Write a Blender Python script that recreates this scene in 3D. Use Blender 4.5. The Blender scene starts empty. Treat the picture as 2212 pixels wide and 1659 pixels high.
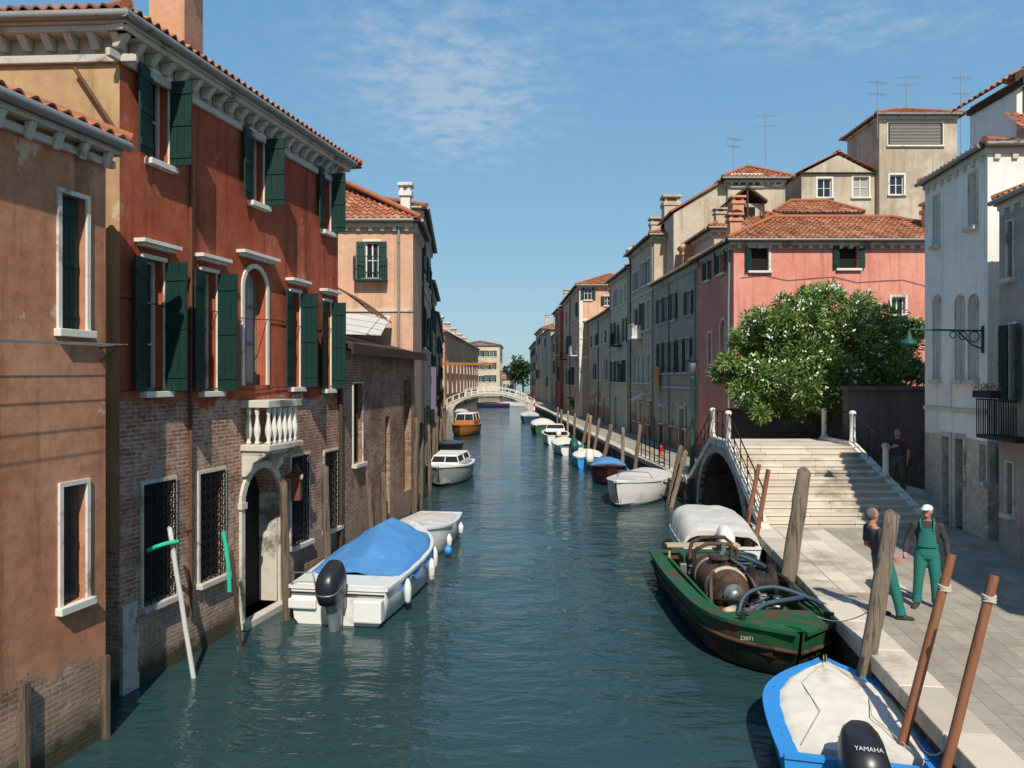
import bpy, bmesh, math, random
from mathutils import Vector, Matrix, noise
random.seed(7)
R=math.radians; PI=math.pi
sc=bpy.context.scene; COL=sc.collection
FP=1650.; CX=1106.; HY=820.; ZC=4.8; QZ=.9
def at(px,py,d): return Vector(((px-CX)/FP*d,d,ZC-(py-HY)/FP*d))
def V(*a): return Vector(a)
# ------------------------------------------------------------ materials
def nd(nt,t,ins=None,**pr):
    n=nt.nodes.new('ShaderNode'+t)
    for k,v in pr.items(): setattr(n,k,v)
    for k,v in (ins or {}).items():
        if isinstance(v,bpy.types.NodeSocket): nt.links.new(v,n.inputs[k])
        else: n.inputs[k].default_value=v
    return n
def c4(c): return (c[0],c[1],c[2],1)
def mt(nt,op,a,b=0.,c=0.): return nd(nt,'Math',{0:a,1:b,2:c},operation=op).outputs[0]
def mixc(nt,f,a,b,bl='MIX'):
    return nd(nt,'Mix',{0:f,6:a if isinstance(a,bpy.types.NodeSocket) else c4(a),7:b if isinstance(b,bpy.types.NodeSocket) else c4(b)},data_type='RGBA',blend_type=bl).outputs[2]
def ramp(nt,f,a,b): return nd(nt,'MapRange',{0:f,1:a,2:b,3:0.,4:1.},interpolation_type='SMOOTHSTEP').outputs[0]
def nz(nt,vec,s,det=4.,rough=.6): return nd(nt,'TexNoise',{'Vector':vec,'Scale':s,'Detail':det,'Roughness':rough}).outputs[0]
def base(name,rough=.8,metal=0.,spec=.3):
    m=bpy.data.materials.new(name); m.use_nodes=True; nt=m.node_tree; b=nt.nodes['Principled BSDF']
    b.inputs['Roughness'].default_value=rough; b.inputs['Metallic'].default_value=metal; b.inputs['Specular IOR Level'].default_value=spec
    return m,nt,b
def bump(nt,b,h,st=.4,dist=.02,nrm=None):
    n=nd(nt,'Bump',{'Strength':st,'Distance':dist,'Height':h})
    if nrm: nt.links.new(nrm,n.inputs['Normal'])
    nt.links.new(n.outputs[0],b.inputs['Normal']); return n.outputs[0]
def simple(name,col,var=.25,scale=4.,rough=.8,metal=0.,spec=.3,bm=.3,dirt=None,dirtk=.5,stretch=None,attr=0.,bd=.01):
    m,nt,b=base(name,rough,metal,spec)
    co=nd(nt,'TexCoord').outputs['Object']
    if stretch: co=nd(nt,'Mapping',{'Vector':co,'Scale':stretch}).outputs[0]
    n=nz(nt,co,scale,5.)
    col_=mixc(nt,n,[x*(1-var) for x in col],[min(1,x*(1+var)) for x in col])
    if dirt:
        n2=nz(nt,co,scale*.37,6.,.7); col_=mixc(nt,ramp(nt,n2,dirtk,dirtk+.15),col_,dirt)
    if attr:
        a=nd(nt,'Attribute',attribute_name='var').outputs['Fac']
        k=mt(nt,'ADD',mt(nt,'MULTIPLY',a,attr),1-attr*.5)
        hs=nd(nt,'HueSaturation',{'Value':k,'Color':col_,'Hue':.5}); col_=hs.outputs[0]
    nt.links.new(col_,b.inputs['Base Color'])
    if bm: bump(nt,b,nz(nt,co,scale*6,4.),bm,bd)
    return m
def uz(nt,ang):
    """vector (u along walls, z) for world positions; works for two perpendicular wall directions"""
    g=nd(nt,'NewGeometry').outputs['Position']
    t=(math.cos(ang),math.sin(ang)); v=(t[0]+t[1],t[1]-t[0],0)
    d=nd(nt,'VectorMath',{0:g,1:v},operation='DOT_PRODUCT').outputs['Value']
    s=nd(nt,'SeparateXYZ',{0:g})
    return g,nd(nt,'CombineXYZ',{0:d,1:s.outputs[2],2:0.}).outputs[0],s.outputs[2]
def brickc(nt,uv,c1,c2,mo,w=.25,h=.07,ms=.012,g=None):
    wob=nd(nt,'TexNoise',{'Vector':g,'Scale':1.3,'Detail':2.}).outputs['Color']
    uv=nd(nt,'VectorMath',{0:uv,1:nd(nt,'VectorMath',{0:wob,1:(.06,.05,0)},operation='MULTIPLY').outputs[0]},operation='ADD').outputs[0]
    br=nd(nt,'TexBrick',{'Vector':uv,'Color1':c4(c1),'Color2':c4(c2),'Mortar':c4(mo),'Scale':1.,'Mortar Size':ms,'Mortar Smooth':.3,'Bias':-.1,'Brick Width':w,'Row Height':h})
    n=nz(nt,g,1.9,7.,.75)
    c=mixc(nt,mt(nt,'MULTIPLY',ramp(nt,n,.47,.62),.8),br.outputs[0],[(x+y)*.5+.03 for x,y in zip(c2,mo)])
    n=nz(nt,g,9.,5.,.7); c=mixc(nt,mt(nt,'MULTIPLY',ramp(nt,n,.46,.68),.65),c,[x*.42 for x in c1])
    n=nz(nt,g,.8,5.,.7)
    c=mixc(nt,mt(nt,'MULTIPLY',ramp(nt,n,.42,.66),.6),c,[x*.42 for x in c1])
    return c,br.outputs[1]
def plaster(name,c1,c2,ang=PI/2,brick=None,streak=.5,algae=True,bc=((.33,.13,.075),(.47,.26,.17),(.50,.43,.34)),patch=(.5,.7),fine=.25,pale=None,sc_=1.):
    m,nt,b=base(name,.88,0,.2)
    g,uv,z=uz(nt,ang)
    n1=nz(nt,g,.55*sc_,7.,.65); n2=nz(nt,g,5.*sc_,6.,.7)
    c=mixc(nt,ramp(nt,n1,patch[0]-.12,patch[1]-.06),c1,c2)
    c=mixc(nt,mt(nt,'MULTIPLY',ramp(nt,n2,.35,.75),fine),c,[x*.55 for x in c1])
    st=nd(nt,'Mapping',{'Vector':g,'Scale':(3.,3.,.22)}).outputs[0]
    n3=nz(nt,st,1.1,5.,.65)
    c=mixc(nt,mt(nt,'MULTIPLY',ramp(nt,n3,.48,.72),streak),c,[x*.38 for x in c1])
    if pale:
        n4=nz(nt,g,1.3,6.,.75); c=mixc(nt,mt(nt,'MULTIPLY',ramp(nt,n4,pale[1],pale[1]+.07),.85),c,pale[0])
    h=n2
    if brick:
        bcx,bf=brickc(nt,uv,*bc,g=g)
        nn=nz(nt,g,1.1,8.,.78)
        f=mt(nt,'SUBTRACT',mt(nt,'ADD',brick[0],mt(nt,'MULTIPLY',mt(nt,'SUBTRACT',nn,.5),brick[1])),z)
        f=ramp(nt,f,-.01,.02)
        if brick[0]<20:
            rem=nz(nt,g,.9,7.,.75); rem=mt(nt,'MULTIPLY',ramp(nt,rem,.58,.6),.9)
            bcx=mixc(nt,rem,bcx,[x*.8+.05 for x in (c2 if brick[0]<4 else (.42,.31,.23))])
        c=mixc(nt,f,c,bcx)
        h=mt(nt,'SUBTRACT',mt(nt,'ADD',mt(nt,'MULTIPLY',n2,mt(nt,'ADD',.4,mt(nt,'MULTIPLY',f,.8))),mt(nt,'MULTIPLY',mt(nt,'SUBTRACT',1.,f),.9)),mt(nt,'MULTIPLY',mt(nt,'MULTIPLY',bf,f),.9))
    if algae:
        nn=nz(nt,g,2.5,5.,.7)
        f=mt(nt,'SUBTRACT',mt(nt,'ADD',.3,mt(nt,'MULTIPLY',nn,2.2)),z)
        c=mixc(nt,mt(nt,'MULTIPLY',ramp(nt,f,-.2,.5),.3),c,(.40,.34,.26))
        f=mt(nt,'SUBTRACT',mt(nt,'ADD',.0,mt(nt,'MULTIPLY',nn,.6)),z)
        c=mixc(nt,ramp(nt,f,-.1,.1),c,(.022,.027,.015))
        f=mt(nt,'SUBTRACT',mt(nt,'ADD',.15,mt(nt,'MULTIPLY',nn,.8)),z)
        c=mixc(nt,mt(nt,'MULTIPLY',ramp(nt,f,-.2,.3),.45),c,(.12,.11,.065))
    nt.links.new(c,b.inputs['Base Color'])
    bump(nt,b,h,.65,.024)
    return m
def tilem(name,c=(.40,.15,.075)):
    m,nt,b=base(name,.85,0,.2)
    g=nd(nt,'NewGeometry').outputs['Position']
    a=nd(nt,'Attribute',attribute_name='var').outputs['Fac']
    cr=nd(nt,'ValToRGB',{0:a}); e=cr.color_ramp.elements
    e[0].position=0; e[0].color=c4([x*.45 for x in c]); e[1].position=1; e[1].color=(min(1,c[0]*1.35),c[1]*1.75,c[2]*2.1,1)
    k=cr.color_ramp.elements.new(.5); k.color=c4(c)
    n=nz(nt,g,3.,6.,.7); cc=mixc(nt,mt(nt,'MULTIPLY',ramp(nt,n,.5,.75),.6),cr.outputs[0],(.12,.08,.055))
    nt.links.new(cc,b.inputs['Base Color']); bump(nt,b,nz(nt,g,30.,3.),.4,.01)
    return m
M={}
AR=math.atan2(7.4,1.63)
M['red']=plaster('red_plaster',(.36,.080,.038),(.46,.13,.066),AR,brick=(4.42,1.5),streak=.7,fine=.45,pale=((.42,.21,.13),.62))
M['ochre']=plaster('ochre_plaster',(.50,.33,.17),(.38,.23,.12),AR,brick=(2.2,.8),streak=.6,fine=.4,pale=((.5,.40,.28),.62))
M['brown']=plaster('brown_plaster',(.50,.215,.115),(.58,.30,.18),math.atan2(1,.208),brick=(1.15,2.2),streak=.7,fine=.6,pale=((.60,.42,.30),.61))
M['brickwall']=plaster('brick_wall',(.3,.2,.15),(.3,.2,.15),math.atan2(7,1.01),brick=(40,0),streak=0,bc=((.25,.10,.06),(.40,.22,.14),(.38,.32,.25)))
M['rose']=plaster('rose_plaster',(.62,.36,.23),(.68,.44,.30),0,streak=.4,algae=False,fine=.3)
M['pink']=plaster('pink_plaster',(.64,.24,.18),(.72,.32,.24),0,brick=(1.9,1.2),streak=.45,algae=False,fine=.3,pale=((.66,.42,.34),.62))
M['grey']=plaster('grey_plaster',(.54,.47,.36),(.40,.34,.26),PI/2,brick=(2.2,2.5),streak=.6,patch=(.45,.6),algae=False)
M['beige']=plaster('beige_plaster',(.62,.51,.36),(.48,.38,.26),PI/2,brick=(2.4,2.2),streak=.55,algae=False)
M['palehouse']=plaster('pale_plaster',(.58,.51,.39),(.48,.39,.28),0,streak=.55,algae=False,fine=.4,pale=((.40,.30,.22),.66))
M['towerp']=plaster('tower_plaster',(.56,.48,.36),(.42,.34,.25),0,streak=.6,algae=False,patch=(.48,.62),pale=((.42,.22,.15),.62))
M['whitehouse']=plaster('white_plaster',(.86,.83,.76),(.76,.72,.64),PI/2-.13,brick=(3.3,.25),bc=((.56,.48,.37),(.66,.58,.46),(.60,.55,.47)),streak=.3,algae=False,fine=.16)
M['greyhouse']=plaster('ash_plaster',(.42,.38,.34),(.31,.28,.25),PI/2-.13,streak=.5,algae=False,fine=.4)
M['orange']=plaster('orange_plaster',(.58,.28,.16),(.64,.38,.24),PI/2,streak=.35)
M['redfar']=plaster('far_red_plaster',(.45,.11,.06),(.5,.17,.10),PI/2,streak=.3)
M['cream']=plaster('cream_plaster',(.64,.55,.41),(.57,.46,.32),PI/2,streak=.35)
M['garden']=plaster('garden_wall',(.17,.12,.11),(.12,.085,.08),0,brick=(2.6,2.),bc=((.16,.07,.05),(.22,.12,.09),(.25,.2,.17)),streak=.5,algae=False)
M['tile']=tilem('roof_tile'); M['tile2']=tilem('roof_tile_brown',(.33,.14,.08))
M['stone']=simple('istrian_stone',(.56,.52,.44),.18,3.,.75,dirt=(.18,.155,.12),dirtk=.52,bm=.4)
M['stoneold']=simple('sooty_stone',(.50,.46,.39),.2,4.,.8,dirt=(.16,.14,.115),dirtk=.53,bm=.5)
M['stonew']=simple('white_stone',(.68,.65,.57),.14,3.,.7,dirt=(.2,.18,.14),dirtk=.55,bm=.3)
M['stonestep']=simple('step_stone',(.61,.54,.44),.18,1.3,.75,dirt=(.36,.31,.24),dirtk=.5,bm=.3,attr=.35)
M['green']=simple('shutter_green',(.008,.035,.028),.35,5.,.55,stretch=(3,3,.5))
M['green2']=simple('shutter_teal',(.012,.05,.04),.3,5.,.6)
M['brownsh']=simple('shutter_brown',(.08,.05,.035),.3,5.,.6)
M['wood']=simple('weathered_wood',(.19,.14,.10),.6,7.,.9,bm=1.,stretch=(6,6,.35),dirt=(.055,.04,.03),dirtk=.5,bd=.02)
M['woodgrey']=simple('grey_wood',(.33,.265,.20),.6,7.,.9,bm=1.,stretch=(9,9,.25),dirt=(.10,.07,.05),dirtk=.5,bd=.03)
M['woodred']=simple('red_brown_pole',(.24,.10,.05),.3,5.,.65,bm=.4,stretch=(3,3,.5),dirt=(.09,.05,.035),dirtk=.53)
M['varnish']=simple('varnished_wood',(.42,.15,.03),.3,6.,.3,spec=.5,bm=.1)
M['darkwood']=simple('dark_wood',(.06,.04,.03),.3,6.,.8)
M['iron']=simple('black_iron',(.015,.015,.016),.3,8.,.6,metal=.2)
M['ironred']=simple('rusty_iron',(.14,.055,.03),.4,8.,.8)
M['teal']=simple('green_iron',(.015,.09,.075),.25,8.,.5)
M['zinc']=simple('zinc_gutter',(.27,.27,.26),.25,5.,.5,metal=.3,dirt=(.1,.08,.06),dirtk=.56)
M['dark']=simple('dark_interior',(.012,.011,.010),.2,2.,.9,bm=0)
M['white']=simple('white_paint',(.72,.71,.67),.08,4.,.45,spec=.4,bm=.1,dirt=(.4,.37,.3),dirtk=.6)
M['gel']=simple('white_gelcoat',(.73,.73,.70),.06,2.,.25,spec=.5,bm=0,dirt=(.44,.42,.36),dirtk=.57)
M['gelgrey']=simple('grey_gelcoat',(.30,.31,.31),.1,2.,.35,spec=.5,bm=0)
M['motorgrey']=simple('silver_grey_motor',(.26,.28,.30),.15,4.,.35,metal=.3,spec=.5,bm=0)
M['bluep']=simple('blue_paint',(.035,.27,.68),.12,3.,.4,spec=.5,bm=.1,dirt=(.04,.16,.34),dirtk=.58)
M['tarpb']=simple('blue_tarp',(.075,.24,.52),.15,3.,.6,bm=.4,dirt=(.13,.31,.55),dirtk=.55)
M['tarpw']=simple('white_tarp',(.72,.68,.59),.08,3.,.7,bm=.4,dirt=(.56,.50,.39),dirtk=.54)
M['tarpg']=simple('grey_tarp',(.54,.53,.50),.12,3.,.7,bm=.4,dirt=(.36,.34,.30),dirtk=.56)
M['maroon']=simple('maroon_paint',(.07,.02,.022),.2,3.,.4)
M['navy']=simple('navy_paint',(.02,.04,.09),.2,3.,.4)
M['black']=simple('black_plastic',(.018,.02,.024),.2,5.,.35,spec=.5,bm=0)
M['rubber']=simple('black_rubber',(.022,.022,.024),.3,5.,.6)
M['hose']=simple('blue_grey_hose',(.04,.07,.10),.3,5.,.5)
M['steel']=simple('grey_steel',(.25,.255,.26),.3,6.,.45,metal=.6,dirt=(.1,.06,.04),dirtk=.52)
M['bargeg']=simple('barge_green',(.016,.10,.042),.4,4.5,.6,bm=.5,dirt=(.12,.05,.028),dirtk=.49)
M['barged']=simple('barge_black_green',(.010,.022,.014),.4,4.5,.65,bm=.5,dirt=(.085,.035,.02),dirtk=.5)
M['rust']=simple('rust',(.11,.06,.038),.5,5.,.7,bm=.6,metal=.2,dirt=(.03,.022,.018),dirtk=.46)
M['creamp']=simple('cream_paint',(.45,.38,.26),.2,5.,.6,dirt=(.2,.1,.05),dirtk=.54)
M['foam']=simple('green_foam',(.03,.45,.27),.12,5.,.8)
M['teal2']=simple('turquoise_paint',(.05,.35,.38),.1,3.,.4)
M['orangec']=simple('orange_cloth',(.75,.28,.02),.1,3.,.8)
M['rope']=simple('rope',(.5,.46,.38),.2,30.,.9)
M['redp']=simple('red_paint',(.5,.03,.02),.1,3.,.5)
M['purple']=simple('purple_cloth',(.16,.12,.19),.2,3.,.8)
M['glass']=base('window_glass',.08,0,.6)[0]; M['glass'].node_tree.nodes['Principled BSDF'].inputs['Base Color'].default_value=(.02,.024,.028,1)
M['curtain']=simple('curtain',(.35,.34,.31),.15,3.,.8)
M['skin']=simple('skin',(.40,.20,.135),.1,20.,.6,bm=0)
M['hairg']=simple('grey_hair',(.12,.11,.10),.3,40.,.8)
M['hairb']=simple('dark_hair',(.02,.015,.012),.3,40.,.8)
M['shirtd']=simple('charcoal_shirt',(.045,.042,.045),.2,8.,.9)
M['shirtk']=simple('dark_grey_shirt',(.055,.06,.068),.2,8.,.9)
M['overall']=simple('green_overalls',(.02,.16,.13),.25,8.,.85,dirt=(.05,.13,.11),dirtk=.55)
M['glove']=simple('pink_gloves',(.62,.22,.36),.1,8.,.7)
M['camo']=simple('camouflage_trousers',(.10,.09,.06),.5,9.,.9,dirt=(.03,.035,.025),dirtk=.5)
M['capw']=simple('white_cap',(.72,.71,.68),.05,8.,.8)
M['shoe']=simple('dark_shoes',(.05,.045,.035),.3,8.,.8)
def pavem():
    m,nt,b=base('paving',.8,0,.25)
    g=nd(nt,'NewGeometry').outputs['Position']
    mp=nd(nt,'Mapping',{'Vector':g,'Rotation':(0,0,R(-82)+PI)}).outputs[0]
    br=nd(nt,'TexBrick',{'Vector':mp,'Color1':c4((.33,.295,.235)),'Color2':c4((.42,.38,.305)),'Mortar':c4((.20,.17,.135)),'Scale':1.,'Mortar Size':.006,'Brick Width':.62,'Row Height':.31,'Mortar Smooth':.3})
    n=nz(nt,g,1.1,6.,.7); c=mixc(nt,mt(nt,'MULTIPLY',ramp(nt,n,.42,.68),.6),br.outputs[0],(.23,.195,.15))
    n=nz(nt,g,14.,5.,.7); c=mixc(nt,mt(nt,'MULTIPLY',ramp(nt,n,.5,.8),.4),c,(.15,.13,.105))
    nt.links.new(c,b.inputs['Base Color']); bump(nt,b,mt(nt,'SUBTRACT',mt(nt,'MULTIPLY',n,.4),br.outputs[1]),.5,.01)
    return m
M['paving']=pavem()
M['quayw']=plaster('quay_wall',(.1,.08,.06),(.07,.05,.04),PI/2-.13,brick=(5,0),bc=((.09,.05,.035),(.13,.085,.06),(.15,.13,.1)),streak=.4,algae=False)
def waterm():
    m,nt,b=base('canal_water',.04,0,.5)
    b.inputs['IOR'].default_value=1.33
    g=nd(nt,'NewGeometry').outputs['Position']
    n0=nz(nt,g,.09,3.)
    nt.links.new(mixc(nt,n0,(.016,.044,.048),(.028,.066,.070)),b.inputs['Base Color'])
    w=nd(nt,'TexNoise',{'Vector':g,'Scale':.5,'Detail':2.}).outputs['Color']
    gg=nd(nt,'VectorMath',{0:g,1:nd(nt,'VectorMath',{0:w,1:(.7,.7,0)},operation='MULTIPLY').outputs[0]},operation='ADD').outputs[0]
    m1=nd(nt,'Mapping',{'Vector':gg,'Rotation':(0,0,R(8)),'Scale':(.7,1.5,1)}).outputs[0]
    a=nz(nt,m1,1.3,3.,.55); c=nz(nt,m1,5.5,3.,.6)
    calm=ramp(nt,nz(nt,g,.25,2.),.3,.65)
    h=mt(nt,'MULTIPLY',mt(nt,'ADD',a,mt(nt,'MULTIPLY',c,.18)),mt(nt,'ADD',.42,mt(nt,'MULTIPLY',calm,.5)))
    bump(nt,b,h,.68,.15)
    return m
M['water']=waterm()
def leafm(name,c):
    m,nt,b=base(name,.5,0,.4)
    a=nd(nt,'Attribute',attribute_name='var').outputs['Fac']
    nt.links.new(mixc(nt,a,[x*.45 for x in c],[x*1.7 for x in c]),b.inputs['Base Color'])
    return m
M['leaf']=leafm('oleander_leaf',(.12,.20,.045)); M['leafd']=leafm('dark_leaf',(.03,.06,.018)); M['blossom']=simple('blossom',(.82,.79,.74),.1,5.,.8,bm=0)
# ------------------------------------------------------------ mesh builder
ORG={}
class MB:
    def __init__(s): s.v=[];s.f=[];s.mi=[];s.sm=[];s.va=[];s.m=0;s.s=False;s.val=.5
    def fa(s,idx): s.f.append(tuple(idx)); s.mi.append(s.m); s.sm.append(s.s); s.va.append(s.val)
    def poly(s,pts):
        i=len(s.v); s.v.extend(Vector(p) for p in pts); s.fa(range(i,i+len(pts)))
    def hexa(s,p):
        i=len(s.v); s.v.extend(Vector(q) for q in p)
        for f in ((3,2,1,0),(4,5,6,7),(0,1,5,4),(1,2,6,5),(2,3,7,6),(3,0,4,7)): s.fa([i+k for k in f])
    def box(s,a,b,X=None):
        x0,y0,z0=a;x1,y1,z1=b
        p=[V(x0,y0,z0),V(x1,y0,z0),V(x1,y1,z0),V(x0,y1,z0),V(x0,y0,z1),V(x1,y0,z1),V(x1,y1,z1),V(x0,y1,z1)]
        s.hexa([X@q for q in p] if X else p)
    def fbox(s,F,u0,u1,z0,z1,o0,o1):
        s.hexa([F.p(u0,z0,o1),F.p(u1,z0,o1),F.p(u1,z0,o0),F.p(u0,z0,o0),F.p(u0,z1,o1),F.p(u1,z1,o1),F.p(u1,z1,o0),F.p(u0,z1,o0)])
    def loft(s,rings,cap=True,closed=True):
        n=len(rings[0]); i=len(s.v)
        for r in rings: s.v.extend(Vector(p) for p in r)
        for k in range(len(rings)-1):
            for j in range(n if closed else n-1):
                a=i+k*n+j; b=i+k*n+(j+1)%n; s.fa((a,b,b+n,a+n))
        if cap and closed:
            s.fa([i+j for j in range(n)][::-1]); e=i+(len(rings)-1)*n; s.fa([e+j for j in range(n)])
    def tube(s,pts,r,n=8,cap=True):
        pts=[Vector(p) for p in pts]; rs=r if isinstance(r,(list,tuple)) else [r]*len(pts)
        rings=[];up=None
        for k,p in enumerate(pts):
            t=(pts[min(k+1,len(pts)-1)]-pts[max(k-1,0)])
            t=t.normalized() if t.length>1e-9 else V(0,0,1)
            if up is None: up=V(0,0,1) if abs(t.z)<.9 else V(1,0,0)
            a=t.cross(up)
            if a.length<1e-6: a=t.orthogonal()
            a.normalize(); b=t.cross(a); up=a.cross(t)
            rings.append([p+(a*math.cos(2*PI*j/n)+b*math.sin(2*PI*j/n))*rs[k] for j in range(n)])
        o=s.s; s.s=True; s.loft(rings,False); s.s=o
        if cap:
            s.poly(rings[0][::-1]); s.poly(rings[-1])
    def lathe(s,c,prof,n=12,X=None):
        c=Vector(c); rings=[[ (X@V(r*math.cos(2*PI*j/n),r*math.sin(2*PI*j/n),z) if X else V(r*math.cos(2*PI*j/n),r*math.sin(2*PI*j/n),z))+c for j in range(n)] for r,z in prof]
        o=s.s; s.s=True; s.loft(rings,True); s.s=o
    def blob(s,c,r,n=12,m=8,X=None):
        c=Vector(c); rings=[]
        for k in range(m+1):
            a=PI*(.02+.96*k/m)
            ring=[V(r[0]*math.sin(a)*math.cos(2*PI*j/n),r[1]*math.sin(a)*math.sin(2*PI*j/n),-r[2]*math.cos(a)) for j in range(n)]
            rings.append([(X@q if X else q)+c for q in ring])
        o=s.s; s.s=True; s.loft(rings,True); s.s=o
    def build(s,name,mats,parent=None,fix=True,bevel=0):
        if not isinstance(mats,(list,tuple)): mats=[mats]
        me=bpy.data.meshes.new(name)
        off=ORG.get(parent.name,V(0,0,0)) if parent else V(0,0,0)
        me.from_pydata([tuple(p-off) for p in s.v],[],s.f)
        for m in mats: me.materials.append(M[m] if isinstance(m,str) else m)
        me.polygons.foreach_set('material_index',s.mi); me.polygons.foreach_set('use_smooth',s.sm)
        at_=me.attributes.new('var','FLOAT','FACE'); at_.data.foreach_set('value',s.va)
        if fix:
            bm=bmesh.new(); bm.from_mesh(me); bmesh.ops.recalc_face_normals(bm,faces=bm.faces); bm.to_mesh(me); bm.free()
        me.update()
        o=bpy.data.objects.new(name,me); COL.objects.link(o)
        if parent: o.parent=parent; ORG[o.name]=off
        if bevel:
            b=o.modifiers.new('bevel','BEVEL'); b.width=bevel; b.segments=2; b.limit_method='ANGLE'; b.angle_limit=R(40)
        return o
def thing(name,label,cat,loc=(0,0,0),rz=0,group=None,local=False):
    o=bpy.data.objects.new(name,None); COL.objects.link(o); o.empty_display_size=.3
    o.location=loc; o.rotation_euler=(0,0,rz); tag(o,label,cat,group)
    ORG[o.name]=V(0,0,0) if local else Vector(loc)
    return o
def tag(o,label,cat,group=None):
    o['label']=label; o['category']=cat
    if group: o['group']=group
    return o
def struct(o): o['kind']='structure'; return o
def text(st,size,mat,parent,X,ext=.003):
    cu=bpy.data.curves.new('lettering','FONT'); cu.body=st; cu.size=size; cu.extrude=ext; cu.align_x='CENTER'; cu.align_y='CENTER'
    to=bpy.data.objects.new('tmp',cu); COL.objects.link(to)
    dg=bpy.context.evaluated_depsgraph_get(); me=bpy.data.meshes.new_from_object(to.evaluated_get(dg))
    bpy.data.objects.remove(to); me.transform(X); me.materials.clear(); me.materials.append(M[mat])
    off=ORG.get(parent.name,V(0,0,0)); me.transform(Matrix.Translation(-off))
    o=bpy.data.objects.new('lettering',me); COL.objects.link(o); o.parent=parent; return o
# ------------------------------------------------------------ facades and houses
class Fac:
    def __init__(s,A,B):
        s.A=V(A[0],A[1]);s.B=V(B[0],B[1]); d=s.B-s.A; s.L=d.length; s.t=d/s.L; s.n=V(s.t.y,-s.t.x)
    def p(s,u,z,o=0): q=s.A+s.t*u+s.n*o; return V(q.x,q.y,z)
    def hit(s,px):
        k=(px-CX)/FP; return (k*s.A.y-s.A.x)/(s.t.x-k*s.t.y)
    def zz(s,px,py):
        y=s.A.y+s.t.y*s.hit(px); return ZC-(py-HY)/FP*y
    def rect(s,px0,px1,py0,py1):
        a,b=sorted((s.hit(px0),s.hit(px1))); pc=(px0+px1)/2
        return a,b,s.zz(pc,py1),s.zz(pc,py0)
def wallgrid(mb,F,z0,z1,holes,dmat=0,u0=0,u1=None):
    u1=F.L if u1 is None else u1
    us=sorted({u0,u1,*[min(max(h[k],u0),u1) for h in holes for k in (0,1)]}); zs=sorted({z0,z1,*[min(max(h[k],z0),z1) for h in holes for k in (2,3)]})
    for i in range(len(us)-1):
        for j in range(len(zs)-1):
            uc=(us[i]+us[i+1])/2; zc=(zs[j]+zs[j+1])/2
            if any(h[0]<uc<h[1] and h[2]<zc<h[3] for h in holes): continue
            mb.poly([F.p(us[i],zs[j]),F.p(us[i+1],zs[j]),F.p(us[i+1],zs[j+1]),F.p(us[i],zs[j+1])])
    for h in holes:
        a,b,c,d,arch,dep=h
        e=d-(b-a)/2 if arch else d
        mb.poly([F.p(a,c),F.p(a,c,-dep),F.p(a,e,-dep),F.p(a,e)]); mb.poly([F.p(b,c,-dep),F.p(b,c),F.p(b,e),F.p(b,e,-dep)])
        mb.poly([F.p(a,c,-dep),F.p(a,c),F.p(b,c),F.p(b,c,-dep)])
        if arch:
            r=(b-a)/2; um=(a+b)/2; K=12
            pt=[(um+r*math.cos(PI*k/K),e+r*math.sin(PI*k/K)) for k in range(K+1)]
            for k in range(K):
                cu=b if k<K/2 else a
                mb.poly([F.p(cu,d),F.p(*pt[k+1]),F.p(*pt[k])])
                mb.poly([F.p(*pt[k]),F.p(*pt[k+1]),F.p(pt[k+1][0],pt[k+1][1],-dep),F.p(pt[k][0],pt[k][1],-dep)])
        else: mb.poly([F.p(a,d),F.p(a,d,-dep),F.p(b,d,-dep),F.p(b,d)])
def leaf(F,uh,side,w,z0,z1,ang,off=.05):
    mb=MB(); th=.03
    dr=(F.t*side*-1 if side>0 else F.t)  # closed direction
    d=dr*math.cos(ang)+F.n*math.sin(ang); nn=V(-d.y,d.x)
    hp=F.A+F.t*uh+F.n*off
    def P(a,z,o): q=hp+d*a+nn*o; return V(q.x,q.y,z)
    def bx(a0,a1,za,zb,o0,o1): mb.hexa([P(a0,za,o0),P(a1,za,o0),P(a1,za,o1),P(a0,za,o1),P(a0,zb,o0),P(a1,zb,o0),P(a1,zb,o1),P(a0,zb,o1)])
    nb=3
    for k in range(nb): bx(w*k/nb+.004,w*(k+1)/nb-.004,z0,z1,-th/2,th/2)
    for f in (.12,.5,.88):
        zc=z0+(z1-z0)*f; bx(.01,w-.01,zc-.05,zc+.05,-th/2-.015,th/2+.015)
    return mb
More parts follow.
